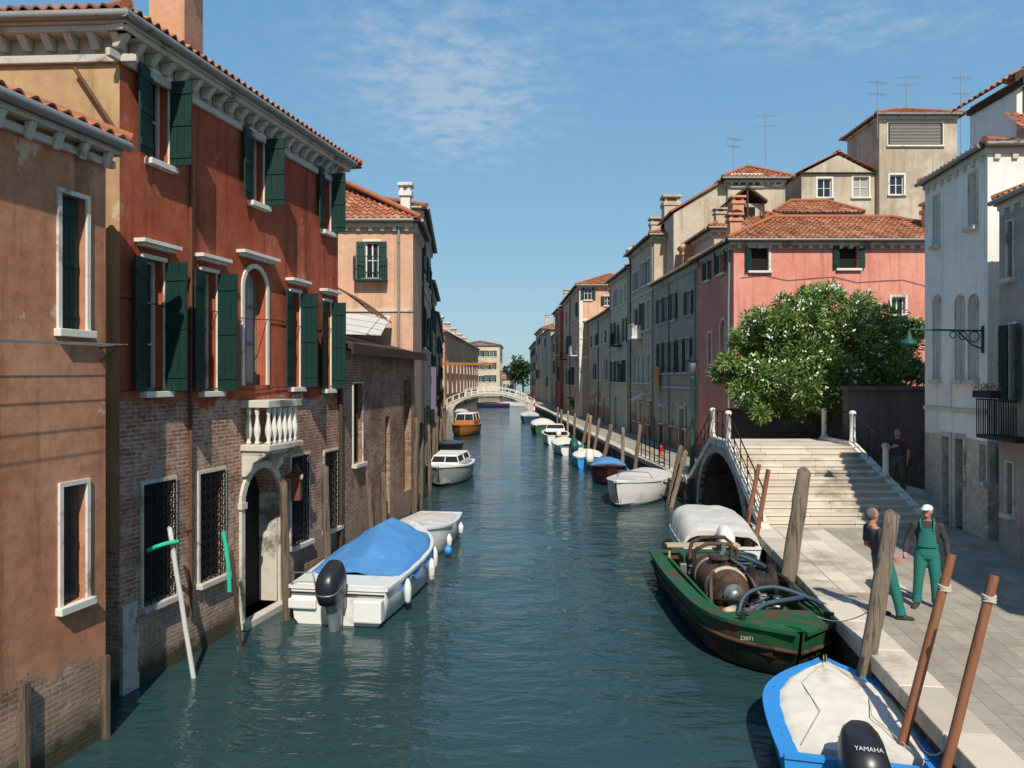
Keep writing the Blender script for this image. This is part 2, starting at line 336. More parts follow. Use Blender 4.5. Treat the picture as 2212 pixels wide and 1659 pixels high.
def window(root,F,a,b,z0,z1,arch=False,dep=.16,frame='white',sur='stonew',sw=.09,sill=True,sh=None,shm='green',lw=None,pane='glass',grille=False,hood=False,mull=1,so=.035,silld=.14,sho=.05):
    mb=MB(); mb.poly([F.p(a-.02,z0-.02,-dep),F.p(b+.02,z0-.02,-dep),F.p(b+.02,z1+.02,-dep),F.p(a-.02,z1+.02,-dep)])
    w=mb.build('window',pane,root,fix=False)
    if frame:
        mb=MB(); f=.05; o0,o1=-dep+.004,-dep+.05
        mb.fbox(F,a,a+f,z0,z1,o0,o1);mb.fbox(F,b-f,b,z0,z1,o0,o1);mb.fbox(F,a+f,b-f,z0,z0+f,o0,o1);mb.fbox(F,a+f,b-f,z1-f,z1,o0,o1)
        for k in range(mull): u=a+(b-a)*(k+1)/(mull+1); mb.fbox(F,u-.025,u+.025,z0+f,z1-f,o0,o1-.005)
        if z1-z0>.9:
            for fr in ((.36,.68) if z1-z0>1.5 else (.5,)): z=z0+(z1-z0)*fr; mb.fbox(F,a+f,b-f,z-.015,z+.015,o0,o1-.01)
        mb.build('frame',frame,w)
    if sur:
        mb=MB(); e=z1-(b-a)/2 if arch else z1
        mb.fbox(F,a-sw,a-.002,z0,e,-.03,so);mb.fbox(F,b+.002,b+sw,z0,e,-.03,so)
        if arch:
            um=(a+b)/2; r0=(b-a)/2+.002; r1=r0+sw; K=12
            for k in range(K):
                q=[(um+r*math.cos(PI*x/K),e+r*math.sin(PI*x/K)) for x,r in ((k,r0),(k,r1),(k+1,r1),(k+1,r0))]
                mb.hexa([F.p(u,z,so) for u,z in q]+[F.p(u,z,-.03) for u,z in q])
        else: mb.fbox(F,a-sw,b+sw,z1+.002,z1+sw,-.03,so)
        mb.build('surround',sur,w)
    if sill:
        mb=MB(); mb.fbox(F,a-sw-.04,b+sw+.04,z0-.1,z0-.002,-.04,silld); mb.build('sill',sur or 'stonew',w,bevel=.008)
    if hood:
        mb=MB(); mb.fbox(F,a-sw-.16,b+sw+.16,z1+.22,z1+.28,-.02,.2); mb.fbox(F,a-sw-.1,b+sw+.1,z1+.17,z1+.22,-.02,.11); mb.build('hood',sur or 'stonew',w)
    if sh:
        lw=lw or (b-a)/2
        if sh[0] is not None: leaf(F,a,-1,lw,z0+.01,z1-.01,R(sh[0]),sho).build('shutter',shm,w)
        if sh[1] is not None: leaf(F,b,1,lw,z0+.01,z1-.01,R(sh[1]),sho).build('shutter',shm,w)
    if grille:
        mb=MB(); o0,o1=.03,.045; n=max(3,int((b-a)/.13)); 
        for k in range(n+1): u=a+(b-a)*k/n; mb.fbox(F,u-.009,u+.009,z0,z1,o0,o1)
        m=max(4,int((z1-z0)/.16))
        for k in range(m+1): z=z0+(z1-z0)*k/m; mb.fbox(F,a,b,z-.008,z+.008,o1,o1+.012)
        st=(b-a)/n
        for k in range(n):
            for j in range(m):
                uc=a+st*(k+.5); zc=z0+(z1-z0)*(j+.5)/m; rr=min(st,(z1-z0)/m)*.42
                pts=[(uc+rr*math.cos(2*PI*q/8),zc+rr*math.sin(2*PI*q/8)) for q in range(8)]
                for q in range(8):
                    (ua,za),(ub,zb)=pts[q],pts[(q+1)%8]; v=(ua-uc)*.28,(za-zc)*.28; v2=(ub-uc)*.28,(zb-zc)*.28
                    mb.poly([F.p(ua,za,o1+.004),F.p(ub,zb,o1+.004),F.p(ub-v2[0],zb-v2[1],o1+.004),F.p(ua-v[0],za-v[1],o1+.004)])
        mb.build('grille','iron',w,fix=False)
    return w
def tiles(mb,e0,e1,r1,r0,pitch=.24,row=.36,sub=6,amp=.035):
    e0,e1,r0,r1=map(Vector,(e0,e1,r0,r1)); L=(e1-e0).length
    if L<.05: return
    s=(e1-e0)/L; d=r0-e0; t=d-s*d.dot(s); H=t.length
    if H<.02: return
    t/=H; nrm=s.cross(t)
    if nrm.z<0: nrm=-nrm
    s0=d.dot(s); s1=(r1-e0).dot(s)
    def tm(x):
        if x<s0: return H*x/max(s0,1e-6)
        if x>s1: return H*(L-x)/max(L-s1,1e-6)
        return H
    nc=max(1,round(L/pitch)); pitch=L/nc
    for c in range(nc):
        xs=[(c*sub+k)*pitch/sub for k in range(sub+1)]; tms=[max(0,min(H,tm(x))) for x in xs]; hs=[amp*math.sin(2*PI*k/sub) for k in range(sub+1)]
        nr=int(max(tms)/row)+1; j0=random.uniform(-.05,.05)
        for k in range(nr):
            mb.val=min(1,max(0,random.gauss(.5,.22)))
            ta=[min(q,k*row+j0*(k>0)) for q in tms]; tb=[min(q,(k+1)*row+j0) for q in tms]
            lift=.03
            i=len(mb.v)
            for q in range(sub+1): mb.v.append(e0+s*xs[q]+t*ta[q]+nrm*(hs[q]+lift+amp))
            for q in range(sub+1): mb.v.append(e0+s*xs[q]+t*tb[q]+nrm*(hs[q]+amp))
            for q in range(sub):
                if tb[q]-ta[q]<1e-4 and tb[q+1]-ta[q+1]<1e-4: continue
                mb.fa((i+q,i+q+1,i+sub+2+q,i+sub+1+q))
            if k==0: 
                for q in range(sub):
                    a=mb.v[i+q]; b=mb.v[i+q+1]; mb.poly([a,b,b-nrm*.03,a-nrm*.03])
    mb.val=.4
def roofmesh(foot,z,h,over,kind='hip',pitch=.24,sub=6,walls=True):
    mb=MB(); c=[V(p[0],p[1]) for p in foot]; off=[]
    for i in range(4):
        t1=(c[i]-c[i-1]).normalized(); t2=(c[(i+1)%4]-c[i]).normalized()
        n1=V(t1.y,-t1.x); n2=V(t2.y,-t2.x); off.append(c[i]+(n1+n2)*over/(1+n1.dot(n2)))
    l01=(off[1]-off[0]).length; l12=(off[2]-off[1]).length
    k=0 if l01>=l12 else 1
    c0,c1,c2,c3=[off[(i+k)%4] for i in range(4)]
    w=(c2-c1).length/2; m30=(c3+c0)/2; m12=(c1+c2)/2; ax=(m12-m30).normalized()
    sh=0 if kind=='gable' else min(w,(m12-m30).length/2-.01)
    R0=m30+ax*sh; R1=m12-ax*sh
    f=lambda p,zz: V(p.x,p.y,zz)
    tiles(mb,f(c0,z),f(c1,z),f(R1,z+h),f(R0,z+h),pitch=pitch,sub=sub)
    tiles(mb,f(c2,z),f(c3,z),f(R0,z+h),f(R1,z+h),pitch=pitch,sub=sub)
    if kind!='gable':
        tiles(mb,f(c1,z),f(c2,z),f(R1,z+h),f(R1,z+h),pitch=pitch,sub=sub); tiles(mb,f(c3,z),f(c0,z),f(R0,z+h),f(R0,z+h),pitch=pitch,sub=sub)
        for a,b in ((c0,R0),(c3,R0),(c1,R1),(c2,R1)): mb.tube([f(a,z+.08),f(b,z+h+.1)],.09,8)
    mb.tube([f(R0,z+h+.08),f(R1,z+h+.08)],.1,8)
    mb.m=1; mb.hexa([f(p,z-.06) for p in (c0,c1,c2,c3)]+[f(p,z-.01) for p in (c0,c1,c2,c3)])
    gable=[]
    if kind=='gable' and walls:
        ii=[c_ for c_ in c]; ii=ii[k:]+ii[:k]
        for a,b in ((1,2),(3,0)):
            g=MB(); m=(ii[a]+ii[b])/2; g.poly([f(ii[a],z-.05),f(ii[b],z-.05),f(m,z+h-.12)]); gable.append(g)
    return mb,gable
def chimney(root,x,y,z0,h,w=.6,w2=None,mat='palehouse',style=0):
    mb=MB(); w2=w2 or w
    mb.box((x-w/2,y-w2/2,z0),(x+w/2,y+w2/2,z0+h*.78))
    mb.box((x-w/2-.07,y-w2/2-.07,z0+h*.78),(x+w/2+.07,y+w2/2+.07,z0+h*.86))
    if style==0:
        for sx in (-1,1):
            for sy in (-1,1): mb.box((x+sx*w*.38-.06,y+sy*w2*.38-.06,z0+h*.86),(x+sx*w*.38+.06,y+sy*w2*.38+.06,z0+h*.95))
        mb.box((x-w/2-.1,y-w2/2-.1,z0+h*.95),(x+w/2+.1,y+w2/2+.1,z0+h))
    else:
        rings=[[V(x+sx*q*w/2,y+sy*q*w2/2,z0+zz*h) for sx,sy in ((-1,-1),(1,-1),(1,1),(-1,1))] for q,zz in ((1,.86),(1.7,1.0),(1.7,1.06),(1.3,1.12))]
        mb.loft(rings)
    return mb.build('chimney',mat,root)
def antenna(root,x,y,z,h,w=.8,rot=0):
    mb=MB(); mb.tube([(x,y,z),(x,y,z+h)],.022,6)
    c,s=math.cos(rot),math.sin(rot)
    for f in (.95,.75):
        zz=z+h*f; mb.tube([(x-c*w/2,y-s*w/2,zz),(x+c*w/2,y+s*w/2,zz+.04)],.013,5)
        for k in range(6):
            q=-w/2+w*k/5; l=.12+.04*k; mb.tube([(x+c*q+s*l,y+s*q-c*l,zz),(x+c*q-s*l,y+s*q+c*l,zz)],.009,4)
    return mb.build('antenna','zinc',root,fix=False)
class House:
    def __init__(s,label,foot,z1,mat,z0=-.6,name='house',cat='house',group=None):
        s.foot=foot; s.F=[Fac(foot[i],foot[(i+1)%4]) for i in range(4)]; s.z0=z0; s.z1=z1; s.mat=mat
        cx=sum(p[0] for p in foot)/4; cy=sum(p[1] for p in foot)/4
        s.root=thing(name,label,cat,(cx,cy,max(z0,0)),group=group); s.holes=[[],[],[],[]]; s.todo=[]
    def w(s,i,a,b,z0,z1,**k):
        s.holes[i].append((a,b,z0,z1,k.get('arch',False),k.get('dep',.16))); s.todo.append((i,a,b,z0,z1,k))
    def wp(s,i,px0,px1,py0,py1,**k): s.w(i,*s.F[i].rect(px0,px1,py0,py1),**k)
    def auto(s,i,n,rows,w=.9,m=.8,skip=.0,**k):
        L=s.F[i].L
        for (z0,z1) in rows:
            for j in range(n):
                if random.random()<skip: continue
                u=m+(L-2*m)*(j+.5)/n+random.uniform(-.16,.16); kk=dict(k); ww=w*random.uniform(.82,1.06)
                if kk.get('sh')=='rnd':
                    kk['sh']=random.choice([(172,172),(174,168),(165,8),(8,8),None,None]); kk['shm']=random.choice(['green','green','brownsh','green2','curtain'])
                s.w(i,u-ww/2,u+ww/2,z0,z1-random.choice((0,0,.25)),**kk)
    def door(s,i,a,b,z1,mat='green2',z0=QZ,arch=False):
        s.holes[i].append((a,b,z0,z1,arch,.22)); F=s.F[i]
        mb=MB(); mb.fbox(F,a-.01,b+.01,z0,z1+.01,-.28,-.2)
        for k in (.25,.75): mb.fbox(F,a+(b-a)*k-(b-a)*.18,a+(b-a)*k+(b-a)*.18,z0+.2,z1-.3,-.2,-.185)
        o=mb.build('door',mat,s.root)
        mb=MB(); e=z1
        mb.fbox(F,a-.12,a-.002,z0,e,-.03,.03);mb.fbox(F,b+.002,b+.12,z0,e,-.03,.03);mb.fbox(F,a-.12,b+.12,e+.002,e+.13,-.03,.03)
        mb.build('surround','stone',o)
    def dress(s,i,zs=(4.3,),pipes=(.05,.97),bal=None,awn=None):
        F=s.F[i]
        for z in zs: mb=MB(); mb.fbox(F,0,F.L,z,z+.12,.003,.06); mb.build('string_course','stone',s.root)
        for f in pipes: mb=MB(); u=F.L*f; mb.tube([F.p(u,s.z1-.2,.1),F.p(u+.05,s.z1-.6,.07),F.p(u+.05,QZ,.07)],.05,7); mb.build('drainpipe',random.choice(('zinc','darkwood','ironred')),s.root)
        if bal:
            for u,z,wd in bal:
                mb=MB(); mb.fbox(F,u,u+wd,z-.1,z,0,.7); n=int(wd/.12)
                for k in range(n+1): q=u+wd*k/n; mb.fbox(F,q-.012,q+.012,z,z+.9,.66,.69)
                for o in (.15,.35,.5): mb.fbox(F,u,u+.025,z,z+.9,o,o+.02); mb.fbox(F,u+wd-.025,u+wd,z,z+.9,o,o+.02)
                mb.fbox(F,u,u+wd,z+.9,z+.94,.64,.71); mb.build('balcony','iron',s.root)
        if awn:
            for u,z,wd,m_ in awn:
                mb=MB(); mb.hexa([F.p(u,z,0),F.p(u+wd,z,0),F.p(u+wd,z-.5,.9),F.p(u,z-.5,.9),F.p(u,z+.03,0),F.p(u+wd,z+.03,0),F.p(u+wd,z-.47,.9),F.p(u,z-.47,.9)]); mb.build('awning',m_,s.root)
    def done(s,rh=1.2,over=.35,kind='hip',tile='tile',pitch=.24,sub=6,cor=(0,3),dent=True,cm='stone'):
        mb=MB()
        for i in range(4): wallgrid(mb,s.F[i],s.z0,s.z1,s.holes[i])
        s.wall=mb.build('wall',s.mat,s.root)
        for i,a,b,z0,z1,k in s.todo: window(s.root,s.F[i],a,b,z0,z1,**k)
        if rh:
            r,g=roofmesh(s.foot,s.z1+.06,rh,over,kind,pitch,sub)
            s.roof=r.build('roof',[tile,'darkwood'],s.root,fix=False)
            for q in g: q.build('gable',s.mat,s.root,fix=False)
        if over and cor:
            mb=MB()
            for i in cor:
                F=s.F[i]; mb.fbox(F,-over*.5 if i!=cor[0] else 0,F.L,s.z1-.16,s.z1-.005,.002,over*.45)
                if dent:
                    n=int(F.L/.42)
                    for k in range(n): u=F.L*(k+.5)/n; mb.fbox(F,u-.07,u+.07,s.z1-.3,s.z1-.162,.002,over*.42)
            mb.build('cornice',cm,s.root)
            for i in cor:
                mb=MB(); F=s.F[i]; mb.tube([F.p(-over,s.z1+.03,over+.05),F.p(F.L+over*.2,s.z1+.03,over+.05)],.06,8)
                mb.build('gutter','zinc',s.root)
        return s
def rowfoot(A,B,dep):
    F=Fac(A,B); n=F.n
    return [A,B,(B[0]-n.x*dep,B[1]-n.y*dep),(A[0]-n.x*dep,A[1]-n.y*dep)]
# ============================================================ SETTING
mb=MB(); mb.poly([(-1500,-60,0),(1500,-60,0),(1500,4000,0),(-1500,4000,0)]); struct(mb.build('water','water'))
def qx(d): return 3.68+.134*d
def slab(name,pts,z,mat,side,kerb=None,kw=.42):
    mb=MB(); mb.m=0; mb.poly([(x,y,z) for x,y in pts]); mb.m=1
    for i in range(len(pts)):
        a,b=pts[i],pts[(i+1)%len(pts)]; mb.poly([(a[0],a[1],-1),(b[0],b[1],-1),(b[0],b[1],z),(a[0],a[1],z)])
    return struct(mb.build(name,[mat,side],fix=False))
def kerb(name,line,z,w,mat='stonestep',seg=1.3,th=.22):
    mb=MB()
    for i in range(len(line)-1):
        a=V(*line[i]);b=V(*line[i+1]); d=(b-a); L=d.length; d/=L; n=V(d.y,-d.x); k=max(1,int(L/seg)); 
        for j in range(k):
            p=a+d*(L*j/k+.006); q=a+d*(L*(j+1)/k-.006); mb.val=random.random(); dz=random.uniform(-.004,.004)
            e=-.05+random.uniform(-.012,.012); mb.hexa([V(*(p+n*e),z-th),V(*(q+n*e),z-th),V(*(q+n*w),z-th),V(*(p+n*w),z-th),V(*(p+n*e),z+.012+dz),V(*(q+n*e),z+.012+dz),V(*(q+n*w),z+.012+dz),V(*(p+n*w),z+.012+dz)])
    return struct(mb.build(name,mat,bevel=.018))
slab('quay_pavement',[(qx(-8),-8),(40,-8),(40,21.3),(6.55,21.3),(qx(20.2),20.2)],QZ,'paving','quayw')
kerb('quay_kerb',[(qx(-6),-6),(qx(20.2),20.2)],QZ,.5)
mb=MB()  # pale slabs at the bridge foot
for i in range(4):
    for j in range(3):
        mb.val=random.random(); y0=14.0+i*1.5; y1=y0+1.48
        mb.hexa([V(qx(y)+.52+jj*.42,y,z) for z in (QZ-.05,QZ+.010) for y,jj in ((y0,j),(y0,j+.985),(y1,j+.985),(y1,j))])
struct(mb.build('bridge_foot_paving','stonestep'))
FE=[(6.95,30.3),(6.2,42),(5.4,62),(4.6,93),(3.2,122),(2.6,200),(3.4,330)]
slab('far_quay_pavement',FE[:1]+[(60,30.3),(90,330)]+FE[:0:-1],QZ,'paving','quayw')
kerb('far_quay_kerb',FE,QZ,.45,seg=1.6)
slab('left_land',[(-40,34),(-7,34),(-8,62),(-13,112),(-15,330),(-60,330)],QZ,'paving','quayw')
# ============================================================ LEFT BANK
# near brown house
A=(-5.48-.208*7.3,3.0); B=(-5.48,10.3)
h=House('terracotta-brown plaster house cut off by the left picture edge, brick at its waterline',rowfoot(A,B,8),7.95,'brown')
h.wp(0,130,184,424,712,sur='stonew',sw=.06,sh=(6,None),lw=.36,frame='stone',dep=.22,sho=-.12,silld=.1)
h.wp(0,133,184,1048,1300,sur='stonew',sw=.06,sh=(5,None),shm='black',lw=.34,frame='stone',dep=.22,sho=-.12,silld=.1)
h.done(rh=1.4,over=.22,cor=(),dent=False)
F=h.F[0]; mb=MB()
mb.fbox(F,-.5,F.L+.1,7.66,7.76,.002,.08); mb.fbox(F,-.5,F.L+.1,7.82,7.9,.002,.2)
for k in range(18):
    u=F.L-.1-k*.42; mb.hexa([F.p(u-.05,7.62,.08),F.p(u+.05,7.62,.08),F.p(u+.05,7.62,.1),F.p(u-.05,7.62,.1),F.p(u-.05,7.818,.08),F.p(u+.05,7.818,.08),F.p(u+.05,7.818,.19),F.p(u-.05,7.818,.19)])
mb.build('cornice','stoneold',h.root,bevel=.01)
mb=MB(); mb.tube([F.p(-.5,7.95,.27),F.p(F.L+.12,7.95,.27)],.07,10); mb.build('gutter','zinc',h.root)
mb=MB(); mb.fbox(F,F.L-.1,F.L-.02,-.5,1.1,.01,.09); mb.build('drainpipe','wood',h.root)
mb=MB(); mb.fbox(F,F.hit(45)-.04,F.hit(45)+.04,-.5,1.25,.01,.1); mb.build('timber','wood',h.root)
t=thing('clothes_line','wire clothes line on a small iron bracket on the brown house','clothes line',tuple(F.p(F.L-.2,5.2,.1)))
mb=MB()
for u in (F.L-.1,2.):
    mb.tube([F.p(u,5.22,0),F.p(u,5.27,.45)],.012,6); mb.tube([F.p(u,5.05,0),F.p(u,5.25,.3)],.01,6)
mb.build('bracket','iron',t)
mb=MB()
for o in (.12,.22,.33,.43): mb.tube([F.p(F.L-.1,5.24+o*.05,o),F.p(F.L-4,5.2+o*.02,o),F.p(2,5.25,o)],.005,4)
mb.build('wire','zinc',t)
# red house
A=(-5.96,11.6);B=(-4.33,19.0)
h=House('tall red plaster house with green shutters, stone balcony and bare brick ground floor',[A,B,(-13.2,20.8),(-14,12.0)],9.72,'red')
F=h.F[0]
S=dict(sw=.07,dep=.2,frame='stone')
h.wp(0,322,362,165,352,sh=(168,92),lw=.40,**S); h.wp(0,541,568,292,440,sh=(170,95),lw=.42,**S); h.wp(0,696,712,370,500,sh=(170,92),lw=.36,**S)
h.wp(0,311,352,562,845,sh=(166,90),lw=.40,hood=True,**S); h.wp(0,436,466,588,845,sh=(168,88),lw=.40,hood=True,**S)
h.wp(0,526,574,580,832,arch=True,pane='curtain',hood=True,sw=.09,dep=.25,frame='woodgrey',sill=False)
h.wp(0,628,646,632,836,sh=(170,90),lw=.40,hood=True,**S); h.wp(0,700,713,652,840,sh=(168,92),lw=.36,hood=True,**S)
G=dict(grille=True,frame=None,sill=True,sw=.06,dep=.12,pane='dark',sur='stone')
h.wp(0,308,374,1042,1296,**G); h.wp(0,430,482,1020,1248,**G); h.wp(0,628,664,985,1172,**G); h.wp(0,700,728,975,1140,**G)
a,b,z0,z1=F.rect(524,600,1010,1335)
z0=.12
h.holes[0].append((a,b,z0,z1,True,.46))
mb=MB()
for i in (0,1,2): wallgrid(mb,h.F[i],-.6,h.z1,h.holes[i])
mb.build('wall','red',h.root)
mb=MB(); wallgrid(mb,h.F[3],-.6,h.z1,[]); o=mb.build('side_wall','ochre',h.root); o['label']='ochre plaster side wall of the red house'
for i,aa,bb,zz0,zz1,k in h.todo: window(h.root,h.F[i],aa,bb,zz0,zz1,**k)
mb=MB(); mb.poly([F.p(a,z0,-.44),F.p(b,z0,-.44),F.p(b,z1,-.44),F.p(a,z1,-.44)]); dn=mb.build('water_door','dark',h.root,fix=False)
mb=MB(); e=z1-(b-a)/2
for uu in (a-.12,b+.002): mb.fbox(F,uu,uu+.118,z0-.3,e,-.02,.06)
mb.fbox(F,b-.012,b-.001,z0-.3,e-.02,-.43,-.02)
mb.fbox(F,b-.05,b+.16,e-.06,e+.06,-.4,.09); mb.fbox(F,a-.16,a+.03,e-.06,e+.06,-.3,.09); mb.fbox(F,a-.2,b+.25,z0-.3,z0,-.42,.22)
um=(a+b)/2; r0=(b-a)/2+.002
for k in range(12):
    q=[(um+r*math.cos(PI*x/12),e+r*math.sin(PI*x/12)) for x,r in ((k,r0),(k,r0+.14),(k+1,r0+.14),(k+1,r0))]
    mb.hexa([F.p(u,z,.06) for u,z in q]+[F.p(u,z,-.03) for u,z in q])
mb.build('surround','stone',dn)
mb=MB(); mb.fbox(F,.0,.34,-.5,1.35,-.01,.05)
for k in range(5): mb.fbox(F,-.01,.28+.08*(k%2),-.45+k*.36,-.12+k*.36,.05,.065)
mb.build('quoin','stoneold',h.root,bevel=.01)
# cornice
mb=MB()
for i in (0,3):
    FF=h.F[i]; e0=-.0; e1=FF.L+(.3 if i==3 else .1)
    if i==0: e0=-.3
    mb.fbox(FF,e0,e1,9.60,9.72,.003+.001*i,.08); mb.fbox(FF,e0,e1,9.97,10.06,.003,.30-.002*i)
    mb.fbox(FF,e0,e1,10.062,10.13,.003,.35-.002*i)
    n=int((e1-e0)/.36)
    for k in range(n):
        u=e0+(k+.5)*.36
        mb.hexa([FF.p(u-.06,9.78,.02),FF.p(u+.06,9.78,.02),FF.p(u+.06,9.78,.11),FF.p(u-.06,9.78,.11),FF.p(u-.06,9.968,.02),FF.p(u+.06,9.968,.02),FF.p(u+.06,9.968,.27),FF.p(u-.06,9.968,.27)])
mb.build('cornice','stoneold',h.root,bevel=.012)
mb=MB(); mb.fbox(F,0,F.L,9.722,10.12,-.3,.001); mb.fbox(h.F[3],0,h.F[3].L,9.722,10.12,-.3,.001); mb.build('frieze','stoneold',h.root)
mb=MB(); mb.tube([F.p(-.4,10.16,.41),F.p(F.L+.12,10.16,.41)],.07,10); mb.build('gutter','zinc',h.root)
mb=MB(); mb.tube([h.F[3].p(0,10.16,.41),h.F[3].p(h.F[3].L+.4,10.16,.41)],.07,10); mb.build('gutter','zinc',h.root)
r,g=roofmesh(h.foot,10.2,1.9,.44,'hip',.2,6); ro=r.build('roof',['tile','darkwood'],h.root,fix=False)
q=at(382,60,13.8); chimney(h.root,q.x,q.y,9.9,2.8,.62,.8,'orange')
mb=MB(); mb.tube([V(-6.6,11.52,9.5),V(-6.0,11.5,8.6)],.03,6); mb.build('stay_rod','ironred',h.root)
mb=MB(); u=F.hit(407); mb.tube([F.p(u,9.5,.05),F.p(u,.7,.05)],.03,8); mb.build('drainpipe','ironred',h.root)
mb=MB(); mb.tube([F.p(F.L-.02,6.0,.09),F.p(F.L-.02,.2,.09)],.055,8); mb.build('drainpipe','darkwood',h.root)
for zz_,ph in ((4.62,0),(6.02,1)):
    mb=MB(); mb.tube([F.p(F.L*k/20,zz_+.03*math.sin(k*1.1+ph),.03) for k in range(21)],.009,4); mb.build('cable','black',h.root)
# balcony
a,b,_,_=F.rect(528,592,0,1); z=F.zz(560,955)
mb=MB(); mb.fbox(F,a-.15,b+.1,z-.12,z,-.0,.62); mb.fbox(F,a-.1,b+.05,z-.2,z-.122,.0,.5)
bal=mb.build('balcony','stone',h.root,bevel=.015)
for u in (a,b-.1):
    mb=MB(); mb.loft([[F.p(u-.09,zz,0),F.p(u+.09,zz,0),F.p(u+.09,zz,oo),F.p(u-.09,zz,oo)] for zz,oo in ((z-.62,.08),(z-.5,.2),(z-.35,.24),(z-.202,.5))]); mb.build('console','stone',bal)
mb=MB(); mb.fbox(F,a-.14,b+.09,z+.72,z+.86,.0,.6); mb.build('handrail','stone',bal,bevel=.012)
L_=b-a-.1
for u,o in [(a+L_*k/5.,.52) for k in range(6)]+[(a-.04,o) for o in (.12,.3)]+[(b+.0,o) for o in (.12,.3)]:
    mb=MB(); p=F.p(u,z,o); mb.lathe(p,[(.05,0),(.05,.05),(.03,.09),(.065,.22),(.07,.3),(.035,.48),(.03,.56),(.05,.64),(.05,.72)],10); mb.build('baluster','stonew',bal)
# red lantern
p=F.p(F.hit(600)+.35,2.6,.25); t=thing('wall_lantern','rusty red box lantern on the brick wall beside the arched water door','lantern',tuple(p))
mb=MB(); mb.box((p.x-.1,p.y-.1,2.2),(p.x+.1,p.y+.1,2.75)); mb.box((p.x-.14,p.y-.14,2.75),(p.x+.14,p.y+.14,2.8)); mb.build('housing','ironred',t,bevel=.02)
mb=MB(); mb.lathe((p.x,p.y,2.8),[(.13,0),(.06,.12),(.015,.2)],8); mb.tube([p+V(0,0,.1),p+V(-.3,.05,.1)],.02,6); mb.build('cap','ironred',t)
mb=MB(); mb.blob((p.x+.12,p.y-.1,2.72),(.05,.04,.07)); mb.build('lamp','creamp',t)
# brick lean-to
A=(-4.28,19.06);B=(-3.32,26.0)
h=House('low bare brick boathouse with lean-to metal roof between the red and rose houses',rowfoot(A,B,4.5),5.55,'brickwall')
F=h.F[0]
h.wp(0,762,782,828,1000,frame='darkwood',sur='stone',sw=.04,pane='dark',sill=True); h.wp(0,832,842,900,1110,frame=None,sur=None,pane='dark',sill=False,dep=.25); h.wp(0,872,888,820,1060,frame=None,sur=None,pane='dark',sill=False,dep=.25)
h.done(rh=0,over=0,cor=())
mb=MB(); mb.hexa([F.p(-.05,5.56,.3),F.p(F.L+.25,5.56,.3),F.p(F.L+.25,6.75,-4.2),F.p(-.05,6.75,-4.2),F.p(-.05,5.66,.3),F.p(F.L+.25,5.66,.3),F.p(F.L+.25,6.85,-4.2),F.p(-.05,6.85,-4.2)]); mb.build('roof','darkwood',h.root)
mb=MB(); mb.fbox(F,-.05,F.L+.28,5.45,5.7,.3,.36); mb.build('gutter','darkwood',h.root)
mb=MB(); mb.poly([F.p(F.L,5.55,0),F.p(F.L,5.55,-4.5),F.p(F.L,6.74,-4.2)]); mb.build('gable','brickwall',h.root,fix=False)
# rose hipped house
A=(-3.5,27.0);B=(-3.62,30.5)
h=House('rose plaster house with a tiled hip roof and an iron-railed window facing the camera',[A,B,(-15,32.5),(-15,27.0)],10.35,'rose')
h.wp(3,789,818,522,602,sh=(172,172),shm='green2',lw=.3,sw=.08)
h.done(rh=1.8,over=.3,cor=(0,3))
FF=h.F[3]; a,b,z0,z1=FF.rect(768,838,558,605); mb=MB(); mb.fbox(FF,a,b,z0-.06,z0,0,.4)
n=14
for k in range(n+1): u=a+(b-a)*k/n; mb.fbox(FF,u-.01,u+.01,z0,z1,.38,.4)
for o in (.1,.2,.3): mb.fbox(FF,a,a+.02,z0,z1,o,o+.02);mb.fbox(FF,b-.02,b,z0,z1,o,o+.02)
mb.fbox(FF,a,b,z1,z1+.03,.37,.41); mb.build('balcony','green2',h.root)
q=at(877,450,28.5); chimney(h.root,q.x,q.y,9.9,2.2,.34,.4,'stonew')
mb=MB(); u=FF.hit(862); mb.tube([FF.p(u,10.3,.08),FF.p(u,5.5,.08)],.05,8); mb.build('drainpipe','zinc',h.root)
mb=MB(); mb.fbox(FF,0,FF.L,7.2,7.3,.003,.05); mb.build('string_course','stone',h.root)
# pergola with pale canopy on the terrace
t=thing('pergola','thin iron pergola with a pale awning above the brick boathouse','pergola',(-5.4,24.5,6.6))
mb=MB()
for k in range(5):
    y=22.5+k*.9; pts=[V(-7.4+3.3*q/8,y,6.3+1.9*math.sin(PI*.5+PI*.45*q/8)**.8) for q in range(9)]
    mb.tube(pts,.02,5)
for q in (0,4,7): mb.tube([V(-7.4+3.3*q/8,22.4,6.3+1.9*math.sin(PI*.5+PI*.45*q/8)**.8),V(-7.4+3.3*q/8,26.2,6.3+1.9*math.sin(PI*.5+PI*.45*q/8)**.8)],.015,5)
mb.build('frame','ironred',t)
mb=MB(); mb.hexa([V(-8.6,24.2,6.35),V(-4.15,24.2,6.2),V(-4.2,26.6,7.0),V(-8.6,26.6,7.2),V(-8.6,24.2,6.38),V(-4.15,24.2,6.23),V(-4.2,26.6,7.03),V(-8.6,26.6,7.23)]); mb.build('awning','tarpg',t)
LR=[((-3.65,30.6),(-4.35,41.0),11.6,'palehouse','tall grey-white house next beyond the rose house',3),
    ((-4.4,41.1),(-5.0,49.8),9.9,'orange','narrow orange house on the left bank behind the grey cruiser',2),
    ((-5.05,50),(-5.95,61.5),9.0,'cream','cream house on the left bank level with the water taxi',3),
    ((-6.0,62),(-7.6,80),9.6,'beige','long beige house on the left bank beyond the cream house',4),
    ((-7.65,80.2),(-10.2,112),10.2,'rose','rose-brown house on the left bank just before the white bridge',6)]
